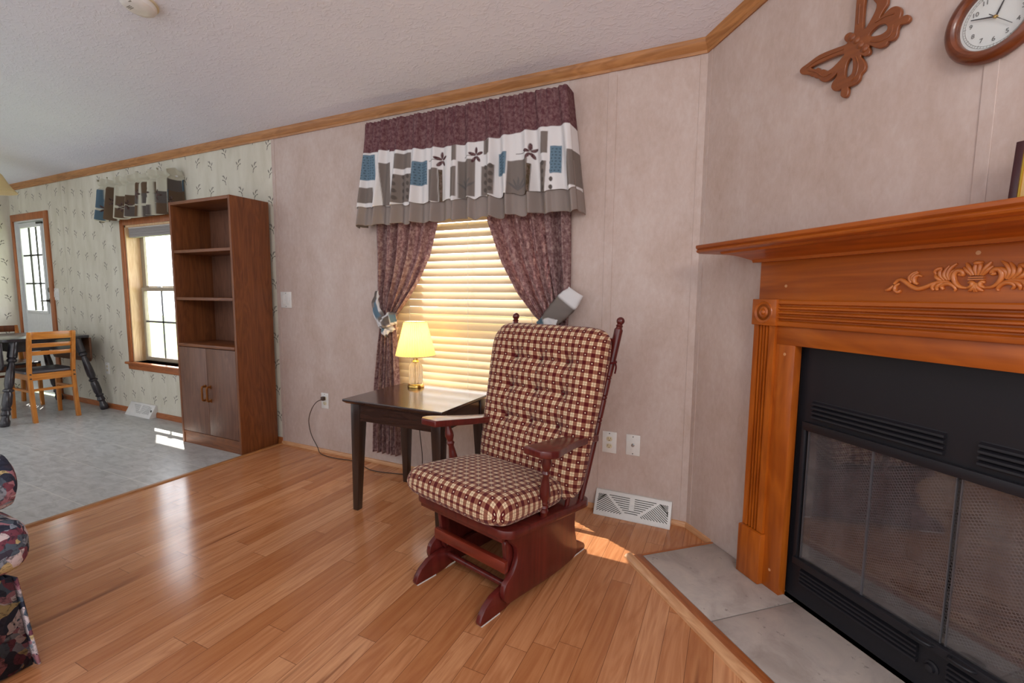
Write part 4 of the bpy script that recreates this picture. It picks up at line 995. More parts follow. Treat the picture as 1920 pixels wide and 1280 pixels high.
# arms, posts, spindles
ap = [(0.018, 0), (0.0175, 0.0), (0.0, 0)]
POST = [(0.0, 0.014), (0.06, 0.014), (0.10, 0.019), (0.14, 0.015), (0.17, 0.020), (0.20, 0.015), (0.24, 0.019), (0.27, 0.016), (0.33, 0.021), (0.42, 0.0215), (0.55, 0.016), (0.64, 0.0125), (0.69, 0.019), (0.72, 0.013), (0.80, 0.0205), (0.86, 0.0195), (0.95, 0.013), (1.0, 0.013)]
def az(y): return 0.647 - 0.125 * (y + 0.2)
for sx in (-1, 1):
    pa = cat([(0.248, -0.215, 0), (0.240, -0.10, 0), (0.226, 0.04, 0), (0.228, 0.17, 0), (0.238, 0.262, 0)], 6)
    pb = cat([(0.290, 0.268, 0), (0.296, 0.17, 0), (0.312, 0.05, 0), (0.345, -0.08, 0), (0.368, -0.155, 0), (0.362, -0.195, 0)], 6)
    poly = [(sx * p.x, p.y) for p in pa] + [(sx * p.x, p.y) for p in pb] + [(sx * 0.335, -0.222)]
    MB().prism(poly, lambda p: az(p[1]) - 0.030, lambda p: az(p[1]), 'xy').build('armrest', CH, ch, bevel=0.006, seg=3)
    MB().turned((sx * 0.250 - 0.012, -0.070, dz(-0.07) - 0.002), (sx * 0.285 - 0.004, -0.108, az(-0.108) - 0.028), POST).build('arm_post', CH, ch)
    MB().turned((sx * 0.232, 0.105, dz(0.105) - 0.004), (sx * 0.268, 0.145, az(0.145) - 0.028), [(0, 0.010), (0.5, 0.011), (1, 0.008)], 12).build('arm_spindle', CH, ch)
    A = Vector((sx * 0.226, 0.225, dz(0.225) - 0.01)); B = Vector((sx * 0.307 - 0.008, 0.405, 1.060)); Lp = (B - A).length
    bp = [(0, 0.013), (0.15, 0.016), (0.40, 0.0165)]
    for g_ in (0.455, 0.475, 0.585, 0.605, 0.70, 0.715): bp += [(g_ - 0.004, 0.0165), (g_, 0.0135), (g_ + 0.004, 0.0165)]
    bp += [(0.78, 0.0185), (0.95, 0.0195), (0.985, 0.0195), (0.99, 0.016), (1.0, 0.013), (1.006, 0.0165), (1.012, 0.013), (1.016, 0.012)]
    po = MB().turned(A, B, bp, 18).build('back_post', CH, ch)
    d = (B - A).normalized(); c_ = B + d * (0.016 * Lp + 0.019 - 0.004)
    MB().ball(c_, 0.0185, 18).build('finial', CH, po)
def bpos(t, x): A = Vector((0.226, 0.225, 0.2806)); B = Vector((0.307, 0.405, 1.06)); q = A.lerp(B, t); return (x * q.x - 0.008 * t, q.y, q.z)
for t in (0.30, 0.90):
    MB().beam(bpos(t, -1), bpos(t, 1), 0.018, 0.055, (0, -0.2, 1)).build('back_rail', CH, ch, bevel=0.004)
for k in range(5):
    x = -0.8 + 0.4 * k; MB().tube([bpos(0.31, x * 0.9), bpos(0.96, x * 0.9)], 0.008, 10).build('back_spindle', CH, ch)
# cushions
def cushion(name, parent, half_w, half_h, thick_f, thick_b, place, dimple=None, pw=5.0, corner=3.2, nu=150, nv=150, taper=0.0):
    u = np.sin(np.linspace(-1, 1, nu + 1) * PI / 2) * 0.35 + np.linspace(-1, 1, nu + 1) * 0.65
    v = np.sin(np.linspace(-1, 1, nv + 1) * PI / 2) * 0.35 + np.linspace(-1, 1, nv + 1) * 0.65
    U, V = np.meshgrid(u, v)
    # round the corners of the outline
    R = np.maximum(np.abs(U), np.abs(V)) + 1e-9
    ncorner = (np.abs(U) ** corner + np.abs(V) ** corner) ** (1 / corner)
    k = np.where(ncorner > 0, R / np.maximum(ncorner, 1e-9), 1); w = R ** 2
    k = 1 * (1 - w) + k * w
    X = U * k * half_w * (1 + taper * V); Y = V * k * half_h
    edge = np.clip(1 - np.abs(U) ** pw, 0, 1) ** 0.47 * np.clip(1 - np.abs(V) ** pw, 0, 1) ** 0.47
    dm = dimple(X, Y) if dimple else 0
    Tf = edge * (thick_f * (1 + 0.10 * (1 - U ** 2) * (1 - V ** 2))) - dm * np.minimum(1, edge * 1.2)
    Tb = -edge * thick_b
    verts = []; uvs = []; faces = []
    for (T, sgn) in ((Tf, 1), (Tb, -1)):
        P = np.stack([X, Y, T], -1)
        Q = np.stack([X, Y, edge * thick_f * 0.8 * sgn], -1)
        du = np.linalg.norm(np.diff(Q, axis=1), axis=2); dv = np.linalg.norm(np.diff(Q, axis=0), axis=2)
        su = np.concatenate([np.zeros((nv + 1, 1)), np.cumsum(du, 1)], 1); sv = np.concatenate([np.zeros((1, nu + 1)), np.cumsum(dv, 0)], 0)
        su -= su[:, nu // 2:nu // 2 + 1]; sv -= sv[nv // 2:nv // 2 + 1, :]
        # blend plain coordinates (interior) with arc length
        verts.append(P); uvs.append(np.stack([su, sv], -1))
    o = [0, (nu + 1) * (nv + 1)]
    PV = np.concatenate([p.reshape(-1, 3) for p in verts]); UVv = np.concatenate([q.reshape(-1, 2) for q in uvs])
    idx = np.arange((nv + 1) * (nu + 1)).reshape(nv + 1, nu + 1)
    F = np.stack([idx[:-1, :-1], idx[:-1, 1:], idx[1:, 1:], idx[1:, :-1]], -1).reshape(-1, 4)
    F = np.concatenate([F, F[:, ::-1] + o[1]])
    W_ = [place(*p) for p in PV]
    me = bpy.data.meshes.new(name); me.from_pydata(W_, [], F.tolist())
    ul = me.uv_layers.new(name='UVMap'); li = np.empty(len(me.loops), dtype=np.int32); me.loops.foreach_get('vertex_index', li)
    ul.data.foreach_set('uv', UVv[li].astype(np.float32).ravel())
    bm = bmesh.new(); bm.from_mesh(me); bmesh.ops.remove_doubles(bm, verts=bm.verts, dist=0.0002); bmesh.ops.recalc_face_normals(bm, faces=bm.faces); bm.to_mesh(me); bm.free()
    me.polygons.foreach_set('use_smooth', [True] * len(me.polygons)); me.materials.append(M['plaid']); me.update()
    return link(name, me, parent)
SC = Vector((-0.031, -0.122, dz(-0.122) + 0.060)); tl = math.atan(0.104)
def seat_place(a, b_, c): return (a + SC.x, SC.y + b_ * math.cos(tl) + c * math.sin(tl), SC.z - b_ * math.sin(tl) + c * math.cos(tl))
sc_ = cushion('seat_cushion', ch, 0.283, 0.236, 0.068, 0.054, seat_place, pw=10.0, corner=7.0, taper=-0.03)
ring = []
for k in range(97):
    a = 2 * PI * k / 96; ca, sa = math.cos(a), math.sin(a); n_ = (abs(ca) ** 6 + abs(sa) ** 6) ** (-1 / 6)
    ring.append(seat_place(ca * n_ * 0.289 * (1 - 0.03 * sa * n_), sa * n_ * 0.224, -0.045))
BB, BT = Vector((0, 0.158, 0.300)), Vector((0, 0.345, 1.050)); bv = (BT - BB); BHh = bv.length / 2; bv.normalize(); bn = Vector((0, -bv.z, bv.y)); BC = (BB + BT) / 2
def back_place(a, b_, c): q = BC + bv * b_ + bn * (c + 0.040); return (q.x + a - 0.004, q.y, q.z)
TUF = [(x, z) for z in (0.215, 0.072, -0.075) for x in (-0.150, 0.0, 0.150)]
def dimp(X, Y):
    d = np.zeros_like(X)
    for x, z in TUF:
        r = np.sqrt((X - x) ** 2 + (Y - z) ** 2); d = np.maximum(d, 0.055 * np.exp(-(r / 0.036) ** 1.2))
    for z in (0.215, 0.072, -0.075):
        m = np.clip((0.255 - np.abs(X)) / 0.09, 0, 1); d = np.maximum(d, 0.027 * np.exp(-(np.abs(Y - z) / 0.020) ** 1.3) * m)
    for x in (-0.150, 0.0, 0.150):
        m = np.clip((Y + 0.16) / 0.08, 0, 1) * np.clip((0.22 - Y) / 0.04, 0, 1); d = np.maximum(d, 0.014 * np.exp(-(np.abs(X - x) / 0.020) ** 1.3) * m)
    return d
bcush = cushion('back_cushion', ch, 0.312, BHh, 0.080, 0.045, back_place, dimp, pw=9.0, corner=8.0, nu=190, nv=210, taper=0.085)
for x, z in TUF:
    q = Vector(back_place(x, z, 0.043)); e_ = MB().ball(q, 0.009, 10, 0.8); e_.build('tuft_button', M['plaid'], bcush)
for sx in (-1, 1):
    q = Vector(bpos(0.80, sx)); tie = MB().tube([(q.x + 0.019 * math.cos(a), q.y + 0.019 * math.sin(a), q.z + 0.004 * math.sin(a)) for a in [2 * PI * k / 16 for k in range(17)]], 0.004, 8, flat=2.0)
    tie.tube(cat([(q.x + sx * 0.018, q.y, q.z), (q.x + sx * 0.03, q.y - 0.012, q.z - 0.02), (q.x + sx * 0.026, q.y - 0.014, q.z - 0.05)], 4), 0.004, 6); tie.build('cushion_tie', M['plaid'], bcush)

# ------------------------------------------------------------------ fireplace hearth
SCN = 1.135
he = thing('tile_hearth', 'raised grey tile hearth edged with wood in front of fireplace', 'hearth', fpos(SCN, 0.2, 0), -TH)
hz = 0.020
S0, S1 = 0.205 - SCN, 2.06 - SCN
JT = [0.655 - SCN, 1.12 - SCN, 1.585 - SCN]
xs = [S0] + JT + [S1]
b = MB().box(S0, S1, -0.192, 0.198, 0.0, hz - 0.002); b.build('grout_bed', plain('grey_grout', lin(132, 124, 118), 0.8), he)
for a, c in zip(xs[:-1], xs[1:]):
    MB().box(a + 0.003, c - 0.003, -0.190, 0.197, 0.004, hz).build('tile', M['tile'], he, bevel=0.002)
MB().box(S0 - 0.015, S1 + 0.015, -0.232, -0.192, 0, hz + 0.0).build('edge_strip', M['door_oak_x'], he, bevel=0.003)
MB().box(S0 - 0.010, S0, -0.192, 0.198, 0, hz + 0.001).build('end_strip', M['door_oak_y'], he, bevel=0.002)
qp = [(-0.232, 0), (-0.268, 0), (-0.266, 0.010), (-0.258, 0.017), (-0.246, 0.021), (-0.232, 0.021)]
MB().prism(qp, S0 - 0.035, S1 + 0.03, 'yz').build('quarter_round', M['pale_x'], he)

# ------------------------------------------------------------------ fireplace mantel (local x = s - SCN, local y = -offset)
mt = thing('fireplace_mantel', 'orange stained pine mantel with carved onlay around fireplace', 'mantel', fpos(SCN, 0, hz + 0.0006), -TH)
Zm = lambda z: z - hz
def mprism(poly, x0, x1, name, mat, bevel=0.0, parent=None):     # poly in (offset, z)
    return MB().prism([(-o, Zm(z)) for o, z in poly], x0, x1, 'yz').build(name, mat, parent or mt, bevel=bevel)
# shelf with moulded front edge
shp = [(0.0, 1.385), (0.186, 1.385), (0.200, 1.390), (0.203, 1.397), (0.198, 1.402), (0.206, 1.408), (0.206, 1.418), (0.202, 1.421), (0.0, 1.421)]
mprism(shp, -0.90, 0.90, 'mantel_shelf', M['mantel_x'], 0.001)
# cove with mitred ends
cv = [(0.0, 1.385), (0.165, 1.385), (0.160, 1.377), (0.130, 1.372), (0.100, 1.366), (0.072, 1.356), (0.055, 1.350), (0.052, 1.340), (0.030, 1.340), (0.0, 1.340)]
xe = lambda p: 0.725 + max(0, (-p[0] - 0.03)) * 0.55
MB().prism([(-o, Zm(z)) for o, z in cv], lambda p: -xe(p), lambda p: xe(p), 'yz').build('cove_molding', M['mantel_x'], mt)
MB().box(-0.715, 0.715, -0.030, 0, Zm(1.070), Zm(1.342)).build('frieze_board', M['mantel_x'], mt, bevel=0.001)
# fluted horizontal rail
prf = [(0.030, 1.090), (0.044, 1.090), (0.046, 1.100)]
for k in range(4):
    z = 1.106 + 0.0185 * k; prf += [(0.046, z), (0.0345, z + 0.005), (0.0345, z + 0.009), (0.046, z + 0.0135)]
prf += [(0.046, 1.186), (0.042, 1.190), (0.030, 1.190)]
mprism(prf, -0.606, 0.606, 'fluted_rail', M['mantel_x'])
OP = 0.527
MB().box(-0.62, 0.62, -0.034, 0, Zm(1.018), Zm(1.090)).build('header_board', M['mantel_x'], mt, bevel=0.001)
for sx in (-1, 1):
    a, c = sorted((sx * OP, sx * 0.612)); MB().box(a, c, -0.034, 0, 0, Zm(1.018)).build('inner_casing', M['mantel_z'], mt, bevel=0.0015)
    # corner block with turned rosette
    a, c = sorted((sx * 0.604, sx * 0.722)); cb_ = MB().box(a, c, -0.056, 0, Zm(1.088), Zm(1.192)).build('corner_block', M['mantel_x'], mt, bevel=0.003)
    xc = sx * 0.664; zc = Zm(1.140)
    MB().lathe([(0, 0.044), (0.003, 0.042), (0.0015, 0.036), (-0.002, 0.028), (0.001, 0.020), (0.004, 0.016), (0.002, 0.011), (0.006, 0.008), (0.0085, 0.003)], (xc, -0.056, zc), (xc, -0.1, zc), 32).build('rosette', M['mantel_x'], cb_)
    # fluted pilaster
    pp = [(0.612, 0.034), (0.720, 0.034)]
    prof = [(0.612, 0.0), (0.612, 0.046)]
    for k in range(4):
        x = 0.640 + 0.0145 * k; prof += [(x, 0.046), (x + 0.003, 0.034), (x + 0.008, 0.034), (x + 0.011, 0.046)]
    prof += [(0.716, 0.046), (0.720, 0.042), (0.720, 0.0)]
    MB().prism([(sx * x, -o) for x, o in prof], Zm(0.235), Zm(1.090), 'xy').build('pilaster', M['mantel_z'], mt)
    a, c = sorted((sx * 0.606, sx * 0.724)); MB().box(a, c, -0.060, 0, 0, Zm(0.232)).build('plinth_block', M['mantel_z'], mt, bevel=0.004)
for x, z, o_ in ((-0.002, 1.320, 0.030), (-0.589, 1.243, 0.030), (0.585, 1.243, 0.030), (-0.571, 0.981, 0.034), (-0.575, 0.10, 0.034), (0.571, 0.981, 0.034)):
    MB().lathe([(0, 0.006), (0.0008, 0.0055)], (x, -o_, Zm(z)), (x, -0.1, Zm(z)), 14).build('wood_plug', M['plug'], mt)
# carved onlay
STR = [[(-0.2233, 0.0033), (-0.2114, 0.007), (-0.2016, 0.0183)], [(-0.1997, 0.0233), (-0.1855, 0.0354), (-0.1713, 0.0301), (-0.152, 0.015), (-0.1339, 0.0074), (-0.113, 0.0131), (-0.0912, 0.0233), (-0.0694, 0.0263), (-0.0535, 0.0225)],
[(-0.1794, 0.0042), (-0.187, -0.002), (-0.1957, 0.0043), (-0.1955, 0.0156), (-0.1845, 0.0242)], [(-0.135, 0.0207), (-0.1442, 0.0269), (-0.1452, 0.0391), (-0.1371, 0.046), (-0.1261, 0.0432)], [(-0.1528, 0.0247), (-0.1585, 0.0395), (-0.1507, 0.0514), (-0.1381, 0.0581)],
[(-0.1444, 0.0294), (-0.1517, 0.0369), (-0.1461, 0.0488), (-0.1358, 0.0556)], [(-0.0911, 0.0466), (-0.094, 0.056), (-0.0864, 0.0626), (-0.0776, 0.0645)], [(-0.0756, 0.0287), (-0.0883, 0.0372), (-0.0934, 0.049)], [(-0.0697, 0.0297), (-0.0808, 0.0439), (-0.0818, 0.0555), (-0.0784, 0.0622)],
[(-0.0619, 0.0295), (-0.0707, 0.0412), (-0.0699, 0.0549), (-0.0615, 0.0704)], [(-0.058, 0.0294), (-0.0632, 0.0455), (-0.057, 0.0634), (-0.0447, 0.075)], [(-0.0563, 0.0316), (-0.0557, 0.0475), (-0.045, 0.056), (-0.0298, 0.0531)],
[(-0.0935, 0.0023), (-0.0973, 0.0117), (-0.091, 0.021), (-0.0772, 0.0242)], [(-0.0853, 0.0022), (-0.0861, 0.0116), (-0.0769, 0.0207), (-0.0652, 0.0227)], [(-0.0705, 0.0044), (-0.0751, 0.0114), (-0.0707, 0.0183), (-0.0591, 0.0203), (-0.0491, 0.0156), (-0.0426, 0.0064), (-0.0449, -0.0003)],
[(-0.0384, 0.0445), (-0.029, 0.0441), (-0.0316, 0.0531), (-0.0429, 0.0537), (-0.0493, 0.0404), (-0.044, 0.0222), (-0.0317, 0.0108), (-0.015, 0.0084)], [(-0.0168, 0.0084), (-0.0065, 0.0148), (-0.009, 0.0236), (-0.0161, 0.0216)], [(-0.0055, 0.0236), (-0.0009, 0.0125), (-0.0073, 0.0039), (-0.0143, 0.0006)], [(0.0001, 0.0212), (0.003, 0.0081), (0.0048, -0.0028)],
[(-0.0088, 0.0412), (-0.0208, 0.0548), (-0.0289, 0.0641)], [(-0.0052, 0.041), (-0.0159, 0.0612), (-0.0243, 0.0749)], [(0.0002, 0.0408), (-0.0033, 0.0605), (-0.0013, 0.0777)]]
b = MB(); XC = 0.002
for st in STR:
    L_ = sum(math.dist(a, c) for a, c in zip(st[:-1], st[1:]))
    w = 0.0052 if L_ < 0.06 else 0.0062
    for sg in (1, -1):
        P = cat([(XC + sg * (x - XC), -0.0315, Zm(1.22 + z)) for x, z in st], 6); m = len(P)
        b.tube(P, [w * (0.40 + 0.75 * math.sin(PI * min(0.95, 0.12 + 0.83 * i / (m - 1)))) for i in range(m)], 8, flat=1.35, fn=(0, 1, 0))
b.box(XC - 0.017, XC + 0.017, -0.038, -0.030, Zm(1.2485), Zm(1.252)); b.box(XC - 0.016, XC + 0.016, -0.038, -0.030, Zm(1.254), Zm(1.2575)); b.ball((XC, -0.033, Zm(1.2935)), 0.011, 14, 0.55)
b.build('carved_onlay', M['onlay'], mt, smooth=60)

# ------------------------------------------------------------------ fireplace insert
fi = thing('fireplace_insert', 'black steel fireplace with glass doors and louvred vents', 'fireplace', fpos(SCN, 0, hz + 0.0005), -TH)
yf = 0.020                                    # face stands back from the surround
XB = 0.5265
face = wall_box(-0.562, 0.562, yf, yf + 0.012, 0.0, 1.015, [(-0.495, 0.475, 0.165, 0.705)]).build('face_panel', M['black'], fi, smooth=0)
def insz(z): return z - hz
for (x0, x1, zb_, zp, hh) in ((-0.478, -0.057, 0.750, 0.0168, 0.014), (0.022, 0.443, 0.750, 0.0168, 0.014), (-0.478, -0.072, 0.094, 0.0155, 0.013), (0.005, 0.415, 0.094, 0.0155, 0.013)):
    b = MB(); pr = [(yf, insz(zb_) - 0.004)]
    for k in range(4):
        z = insz(zb_ + zp * k); pr += [(yf - 0.001, z), (yf - 0.013, z + 0.002), (yf - 0.012, z + 0.008), (yf - 0.001, z + hh)]
    b.prism(pr + [(yf, insz(zb_ + zp * 4))], x0, x1, 'yz').build('louver_vent', M['black'], fi)
MB().box(-0.541, -0.539, yf - 0.0025, yf, 0.0, 0.93).build('side_flange', M['pewter'], fi)
MB().box(-0.500, 0.480, yf - 0.018, yf, insz(0.700), insz(0.732)).build('door_track', M['black'], fi, bevel=0.003)
MB().box(-0.505, 0.485, yf - 0.022, yf, insz(0.168), insz(0.196)).build('door_track', M['black'], fi, bevel=0.003)
for xa in (-0.512, 0.474): MB().box(xa, xa + 0.018, yf - 0.012, yf, insz(0.17), insz(0.73)).build('door_frame', M['black'], fi, bevel=0.002)
gx = [-0.486, -0.249, -0.018, -0.008, 0.225, 0.468]
for k, (a, c) in enumerate(((gx[0], gx[1]), (gx[1], gx[2]), (gx[3], gx[4]), (gx[4], gx[5]))):
    g = MB().box(a + 0.0015, c - 0.0015, yf - 0.006, yf - 0.002, insz(0.197), insz(0.700)).build('glass_door', M['fireglass'], fi, smooth=0)
    
    for xa in (a, c - 0.003): MB().box(xa, xa + 0.003, yf - 0.007, yf - 0.001, insz(0.197), insz(0.700)).build('edge_channel', M['edge'], g)
for x in (-0.055, 0.045):
    MB().tube(cat([(x - 0.03, yf - 0.022, insz(0.186)), (x - 0.02, yf - 0.038, insz(0.190)), (x + 0.02, yf - 0.038, insz(0.190)), (x + 0.03, yf - 0.022, insz(0.186))], 4), 0.0045, 8).build('door_pull', M['black'], fi)
MB().lathe([(0, 0.020), (0.004, 0.020), (0.006, 0.014), (0.016, 0.012), (0.018, 0.006)], (-0.036, yf, insz(0.105)), (-0.036, -1, insz(0.105)), 20).build('damper_knob', M['black'], fi)
sc = MB().grid(lambda u, v: (-0.485 + 0.95 * u, yf + 0.035 + 0.006 * math.sin(u * 60) * (0.6 + 0.4 * v), insz(0.20) + 0.50 * v), 200, 2)
sc.build('mesh_screen', M['screen'], fi)
# firebox (open front)
b = MB(); zf, zt = insz(0.185), insz(0.712); y0, y1 = yf + 0.014, 0.44
V = [(-0.497, y0, zf), (0.477, y0, zf), (0.36, y1, zf), (-0.38, y1, zf), (-0.497, y0, zt), (0.477, y0, zt), (0.36, y1, zt), (-0.38, y1, zt)]
b.add(V, [(0, 1, 2, 3), (7, 6, 5, 4), (3, 2, 6, 7), (0, 3, 7, 4), (1, 5, 6, 2)])
fb = b.build('firebox', M['brick'], fi, smooth=0); md = fb.modifiers.new('s', 'SOLIDIFY'); md.thickness = 0.01; md.offset = -1
b = MB()
for x in (-0.16, 0.02, 0.20):
    b.tube([(x, 0.12, zf + 0.13), (x, 0.12, zf + 0.05), (x, 0.34, zf + 0.05), (x, 0.34, zf + 0.10)], 0.009, 8)
for y in (0.14, 0.32): b.tube([(-0.24, y, zf + 0.045), (0.28, y, zf + 0.045)], 0.009, 8)
for x in (-0.22, 0.26):
    for y in (0.14, 0.32): b.cyl((x, y, zf), (x, y, zf + 0.045), 0.009, n=8)
b.build('log_grate', M['iron'], fi)

# ------------------------------------------------------------------ plaque on the mantel shelf
pq = thing('picture_frame', 'dark framed tan plaque with gold line standing on mantel shelf', 'picture frame', fpos(1.326, 0.080, 1.4215), -TH)
rot = Matrix.Rotation(math.radians(-4), 4, 'X')
for nm, bb, mat, bev in (('frame', rings(-0.115, 0.115, -0.012, 0.004, 0, 0.150, 0.016), M['framedark'], 0.002), ('gilt_liner', rings(-0.100, 0.100, -0.009, 0.002, 0.015, 0.135, 0.004), M['gold'], 0), ('panel', MB().box(-0.097, 0.097, -0.005, 0.001, 0.018, 0.132), M['parch'], 0)):
    o = bb.build(nm, mat, pq, bevel=bev); o.data.transform(rot)
b = MB()
rs = random.Random(4)
for k in range(7):
    for j in range(6):
        x = -0.085 + 0.028 * j + rs.random() * 0.006; b.box(x, x + 0.012 + 0.008 * rs.random(), -0.0056, -0.005, 0.03 + 0.013 * k, 0.0325 + 0.013 * k)
o = b.build('scroll_marks', plain('sepia_ink', lin(150, 104, 58), 0.6), pq); o.data.transform(rot)

# ------------------------------------------------------------------ butterfly wall ornament
bf = thing('butterfly_ornament', 'brown openwork butterfly ornament hung on the fireplace wall', 'wall ornament', fpos(0.76, 0.002, 2.03), -TH)
OUT = [(0.7335, 2.1714), (0.7332, 2.1254), (0.7333, 2.0737), (0.7285, 2.0644), (0.7224, 2.0714), (0.7148, 2.0773), (0.7035, 2.077), (0.6999, 2.0682), (0.7066, 2.057), (0.712, 2.0504), (0.7033, 2.0445), (0.6646, 2.0504), (0.6081, 2.0562), (0.5626, 2.0485), (0.5355, 2.043), (0.5334, 2.0336), (0.5442, 2.0216), (0.5691, 2.0095), (0.5817, 1.9983), (0.5902, 1.9956), (0.601, 1.9845), (0.611, 1.9802), (0.6217, 1.9672), (0.6352, 1.9574), (0.651, 1.955), (0.6746, 1.9643), (0.6838, 1.9725), (0.6814, 1.9546), (0.6676, 1.9385), (0.665, 1.9258), (0.6759, 1.9118), (0.6882, 1.9068), (0.7029, 1.9077), (0.7023, 1.8972), (0.7018, 1.8852), (0.7144, 1.8736), (0.7227, 1.877), (0.7248, 1.8936), (0.7234, 1.9035), (0.746, 1.9022), (0.759, 1.9112), (0.7627, 1.9252), (0.7733, 1.9335), (0.7764, 1.945), (0.7709, 1.9628), (0.7587, 1.9813), (0.7621, 1.9887), (0.7749, 1.9789), (0.7854, 1.9791), (0.7873, 1.9884), (0.7823, 2.0009), (0.7871, 2.0061), (0.805, 1.9912), (0.8211, 1.9803), (0.8359, 1.9801), (0.8436, 1.9897), (0.8572, 1.9855), (0.8659, 1.9944), (0.8679, 2.0125), (0.8752, 2.0218), (0.8916, 2.0167), (0.8996, 2.023), (0.8946, 2.035), (0.8852, 2.0389), (0.8739, 2.0379), (0.8711, 2.0429), (0.8734, 2.057), (0.8688, 2.0701), (0.8563, 2.0806), (0.8419, 2.0825), (0.8231, 2.0745), (0.8136, 2.0698), (0.8095, 2.0745), (0.8171, 2.0876), (0.8293, 2.1027), (0.8306, 2.1165), (0.836, 2.135), (0.825, 2.155), (0.812, 2.165), (0.80, 2.185), (0.775, 2.215), (0.752, 2.232), (0.738, 2.222)]
HOL = [[(0.7575, 2.1579), (0.7566, 2.1204), (0.7577, 2.0741), (0.7611, 2.066), (0.7693, 2.063), (0.7848, 2.0801), (0.7983, 2.1027), (0.8006, 2.1212), (0.7917, 2.136), (0.7902, 2.1394), (0.78, 2.16), (0.765, 2.185)],
[(0.7794, 2.0364), (0.7901, 2.0473), (0.8075, 2.0534), (0.8251, 2.0503), (0.837, 2.0405), (0.8403, 2.029), (0.8349, 2.0208), (0.8179, 2.0184), (0.7946, 2.0251)],
[(0.7025, 2.0191), (0.6665, 2.0264), (0.623, 2.0298), (0.584, 2.0317), (0.5741, 2.0304), (0.5798, 2.0221), (0.5953, 2.0139), (0.6051, 2.0139), (0.6157, 2.0022), (0.6288, 1.9979), (0.6422, 1.9865), (0.6635, 1.9896), (0.6836, 1.9996), (0.6975, 2.0095)],
[(0.7272, 1.9958), (0.7351, 1.9843), (0.7383, 1.9619), (0.7358, 1.942), (0.7265, 1.9354), (0.7152, 1.9335), (0.7083, 1.9485), (0.709, 1.9749), (0.7163, 1.9902)]]
def sm(pts): return [(p.x - 0.76, p.y - 2.03) for p in cat([(a, b_, 0) for a, b_ in pts], 3, True)]
o = curve_fill('wings', [sm(OUT)] + [sm(h) for h in HOL], 0.008, M['bfly'], bf, 0.0025); o.location = (0, -0.008, 0)
b = MB()
for p in ((0.726, 2.058), (0.742, 2.042), (0.757, 2.020), (0.772, 2.002)): b.lathe([(0, 0.0125), (0.003, 0.0115), (0.0055, 0.008), (0.0065, 0.002)], (p[0] - 0.76, -0.0125, p[1] - 2.03), (p[0] - 0.76, -1, p[1] - 2.03), 16)
b.build('body', M['bfly'], bf)
b = MB()
for pts in ([(0.70, 2.034), (0.65, 2.040), (0.60, 2.043), (0.56, 2.036)], [(0.567, 2.024), (0.60, 2.004), (0.63, 1.976), (0.66, 1.975)], [(0.745, 1.99), (0.755, 1.96), (0.750, 1.93), (0.735, 1.917)], [(0.79, 2.014), (0.82, 2.000), (0.85, 2.004), (0.855, 2.03)], [(0.745, 2.09), (0.745, 2.15)], [(0.80, 2.066), (0.83, 2.068), (0.856, 2.062)]):
    P = cat([(a - 0.76, -0.0146, c - 2.03) for a, c in pts], 5); b.tube(P, 0.0024, 6)
b.build('relief_lines', M['bfly'], bf)

# ------------------------------------------------------------------ wall clock
ck = thing('wall_clock', 'round walnut-framed wall clock with white numbered dial', 'clock', fpos(1.108, 0.0005, 1.919), -TH)
R0 = 0.108
MB().lathe([(0, R0 - 0.006), (0.006, R0), (0.016, R0 + 0.001), (0.026, R0 - 0.004), (0.033, R0 - 0.014), (0.034, R0 - 0.022), (0.030, R0 - 0.028), (0.024, R0 - 0.031), (0.010, R0 - 0.031)], (0, 0, 0), (0, -1, 0), 72, cap=False).build('frame', M['clockwood'], ck)
MB().lathe([(0.0, 0.095), (0.010, 0.095)], (0, 0, 0), (0, -1, 0), 48).build('dial', M['dial'], ck)
b = MB(); b2 = MB()
for h in range(1, 13):
    a = PI / 2 - h * PI / 6 - 0.02; b.add(*text_mesh(str(h), 0.0155, (0.053 * math.cos(a), -0.0106, 0.053 * math.sin(a))))
b.build('numerals', plain('numeral_ink', lin(118, 116, 112), 0.5), ck, smooth=0)
for rr in (0.0655, 0.0705):
    b2.tube([(rr * math.cos(2 * PI * k / 72), -0.0103, rr * math.sin(2 * PI * k / 72)) for k in range(73)], 0.0005, 5)
for m_ in range(60):
    a = 2 * PI * m_ / 60; ro = 0.0705; ri = 0.0655 if m_ % 5 else 0.0635; b2.tube([(ri * math.cos(a), -0.0104, ri * math.sin(a)), (ro * math.cos(a), -0.0104, ro * math.sin(a))], 0.0004 if m_ % 5 else 0.0007, 4)
b2.build('minute_track', M['ink2'], ck, smooth=0)
def hand(name, deg, ln, back, w, y):
    a = math.radians(deg); d = Vector((math.cos(a), 0, math.sin(a)))
    MB().beam(-d * back + Vector((0, y, 0)), d * ln + Vector((0, y, 0)), 0.0012, w, (0, 0, 1) if abs(d.z) < 0.9 else (1, 0, 0), 0.0012, w * 0.6).build(name, M['ink'], ck)
hand('hour_hand', 67, 0.036, 0.0, 0.0038, -0.0130); hand('minute_hand', 162, 0.055, 0.0, 0.0034, -0.0145); hand('second_hand', -43, 0.050, 0.018, 0.0018, -0.0158)
MB().lathe([(0.010, 0.004), (0.017, 0.004), (0.018, 0.002)], (0, 0, 0), (0, -1, 0), 16).build('center_cap', M['brass'], ck)
MB().lathe([(0.020, 0.0775), (0.0215, 0.0775)], (0, 0, 0), (0, -1, 0), 48).build('glass_lens', M['lens'], ck)

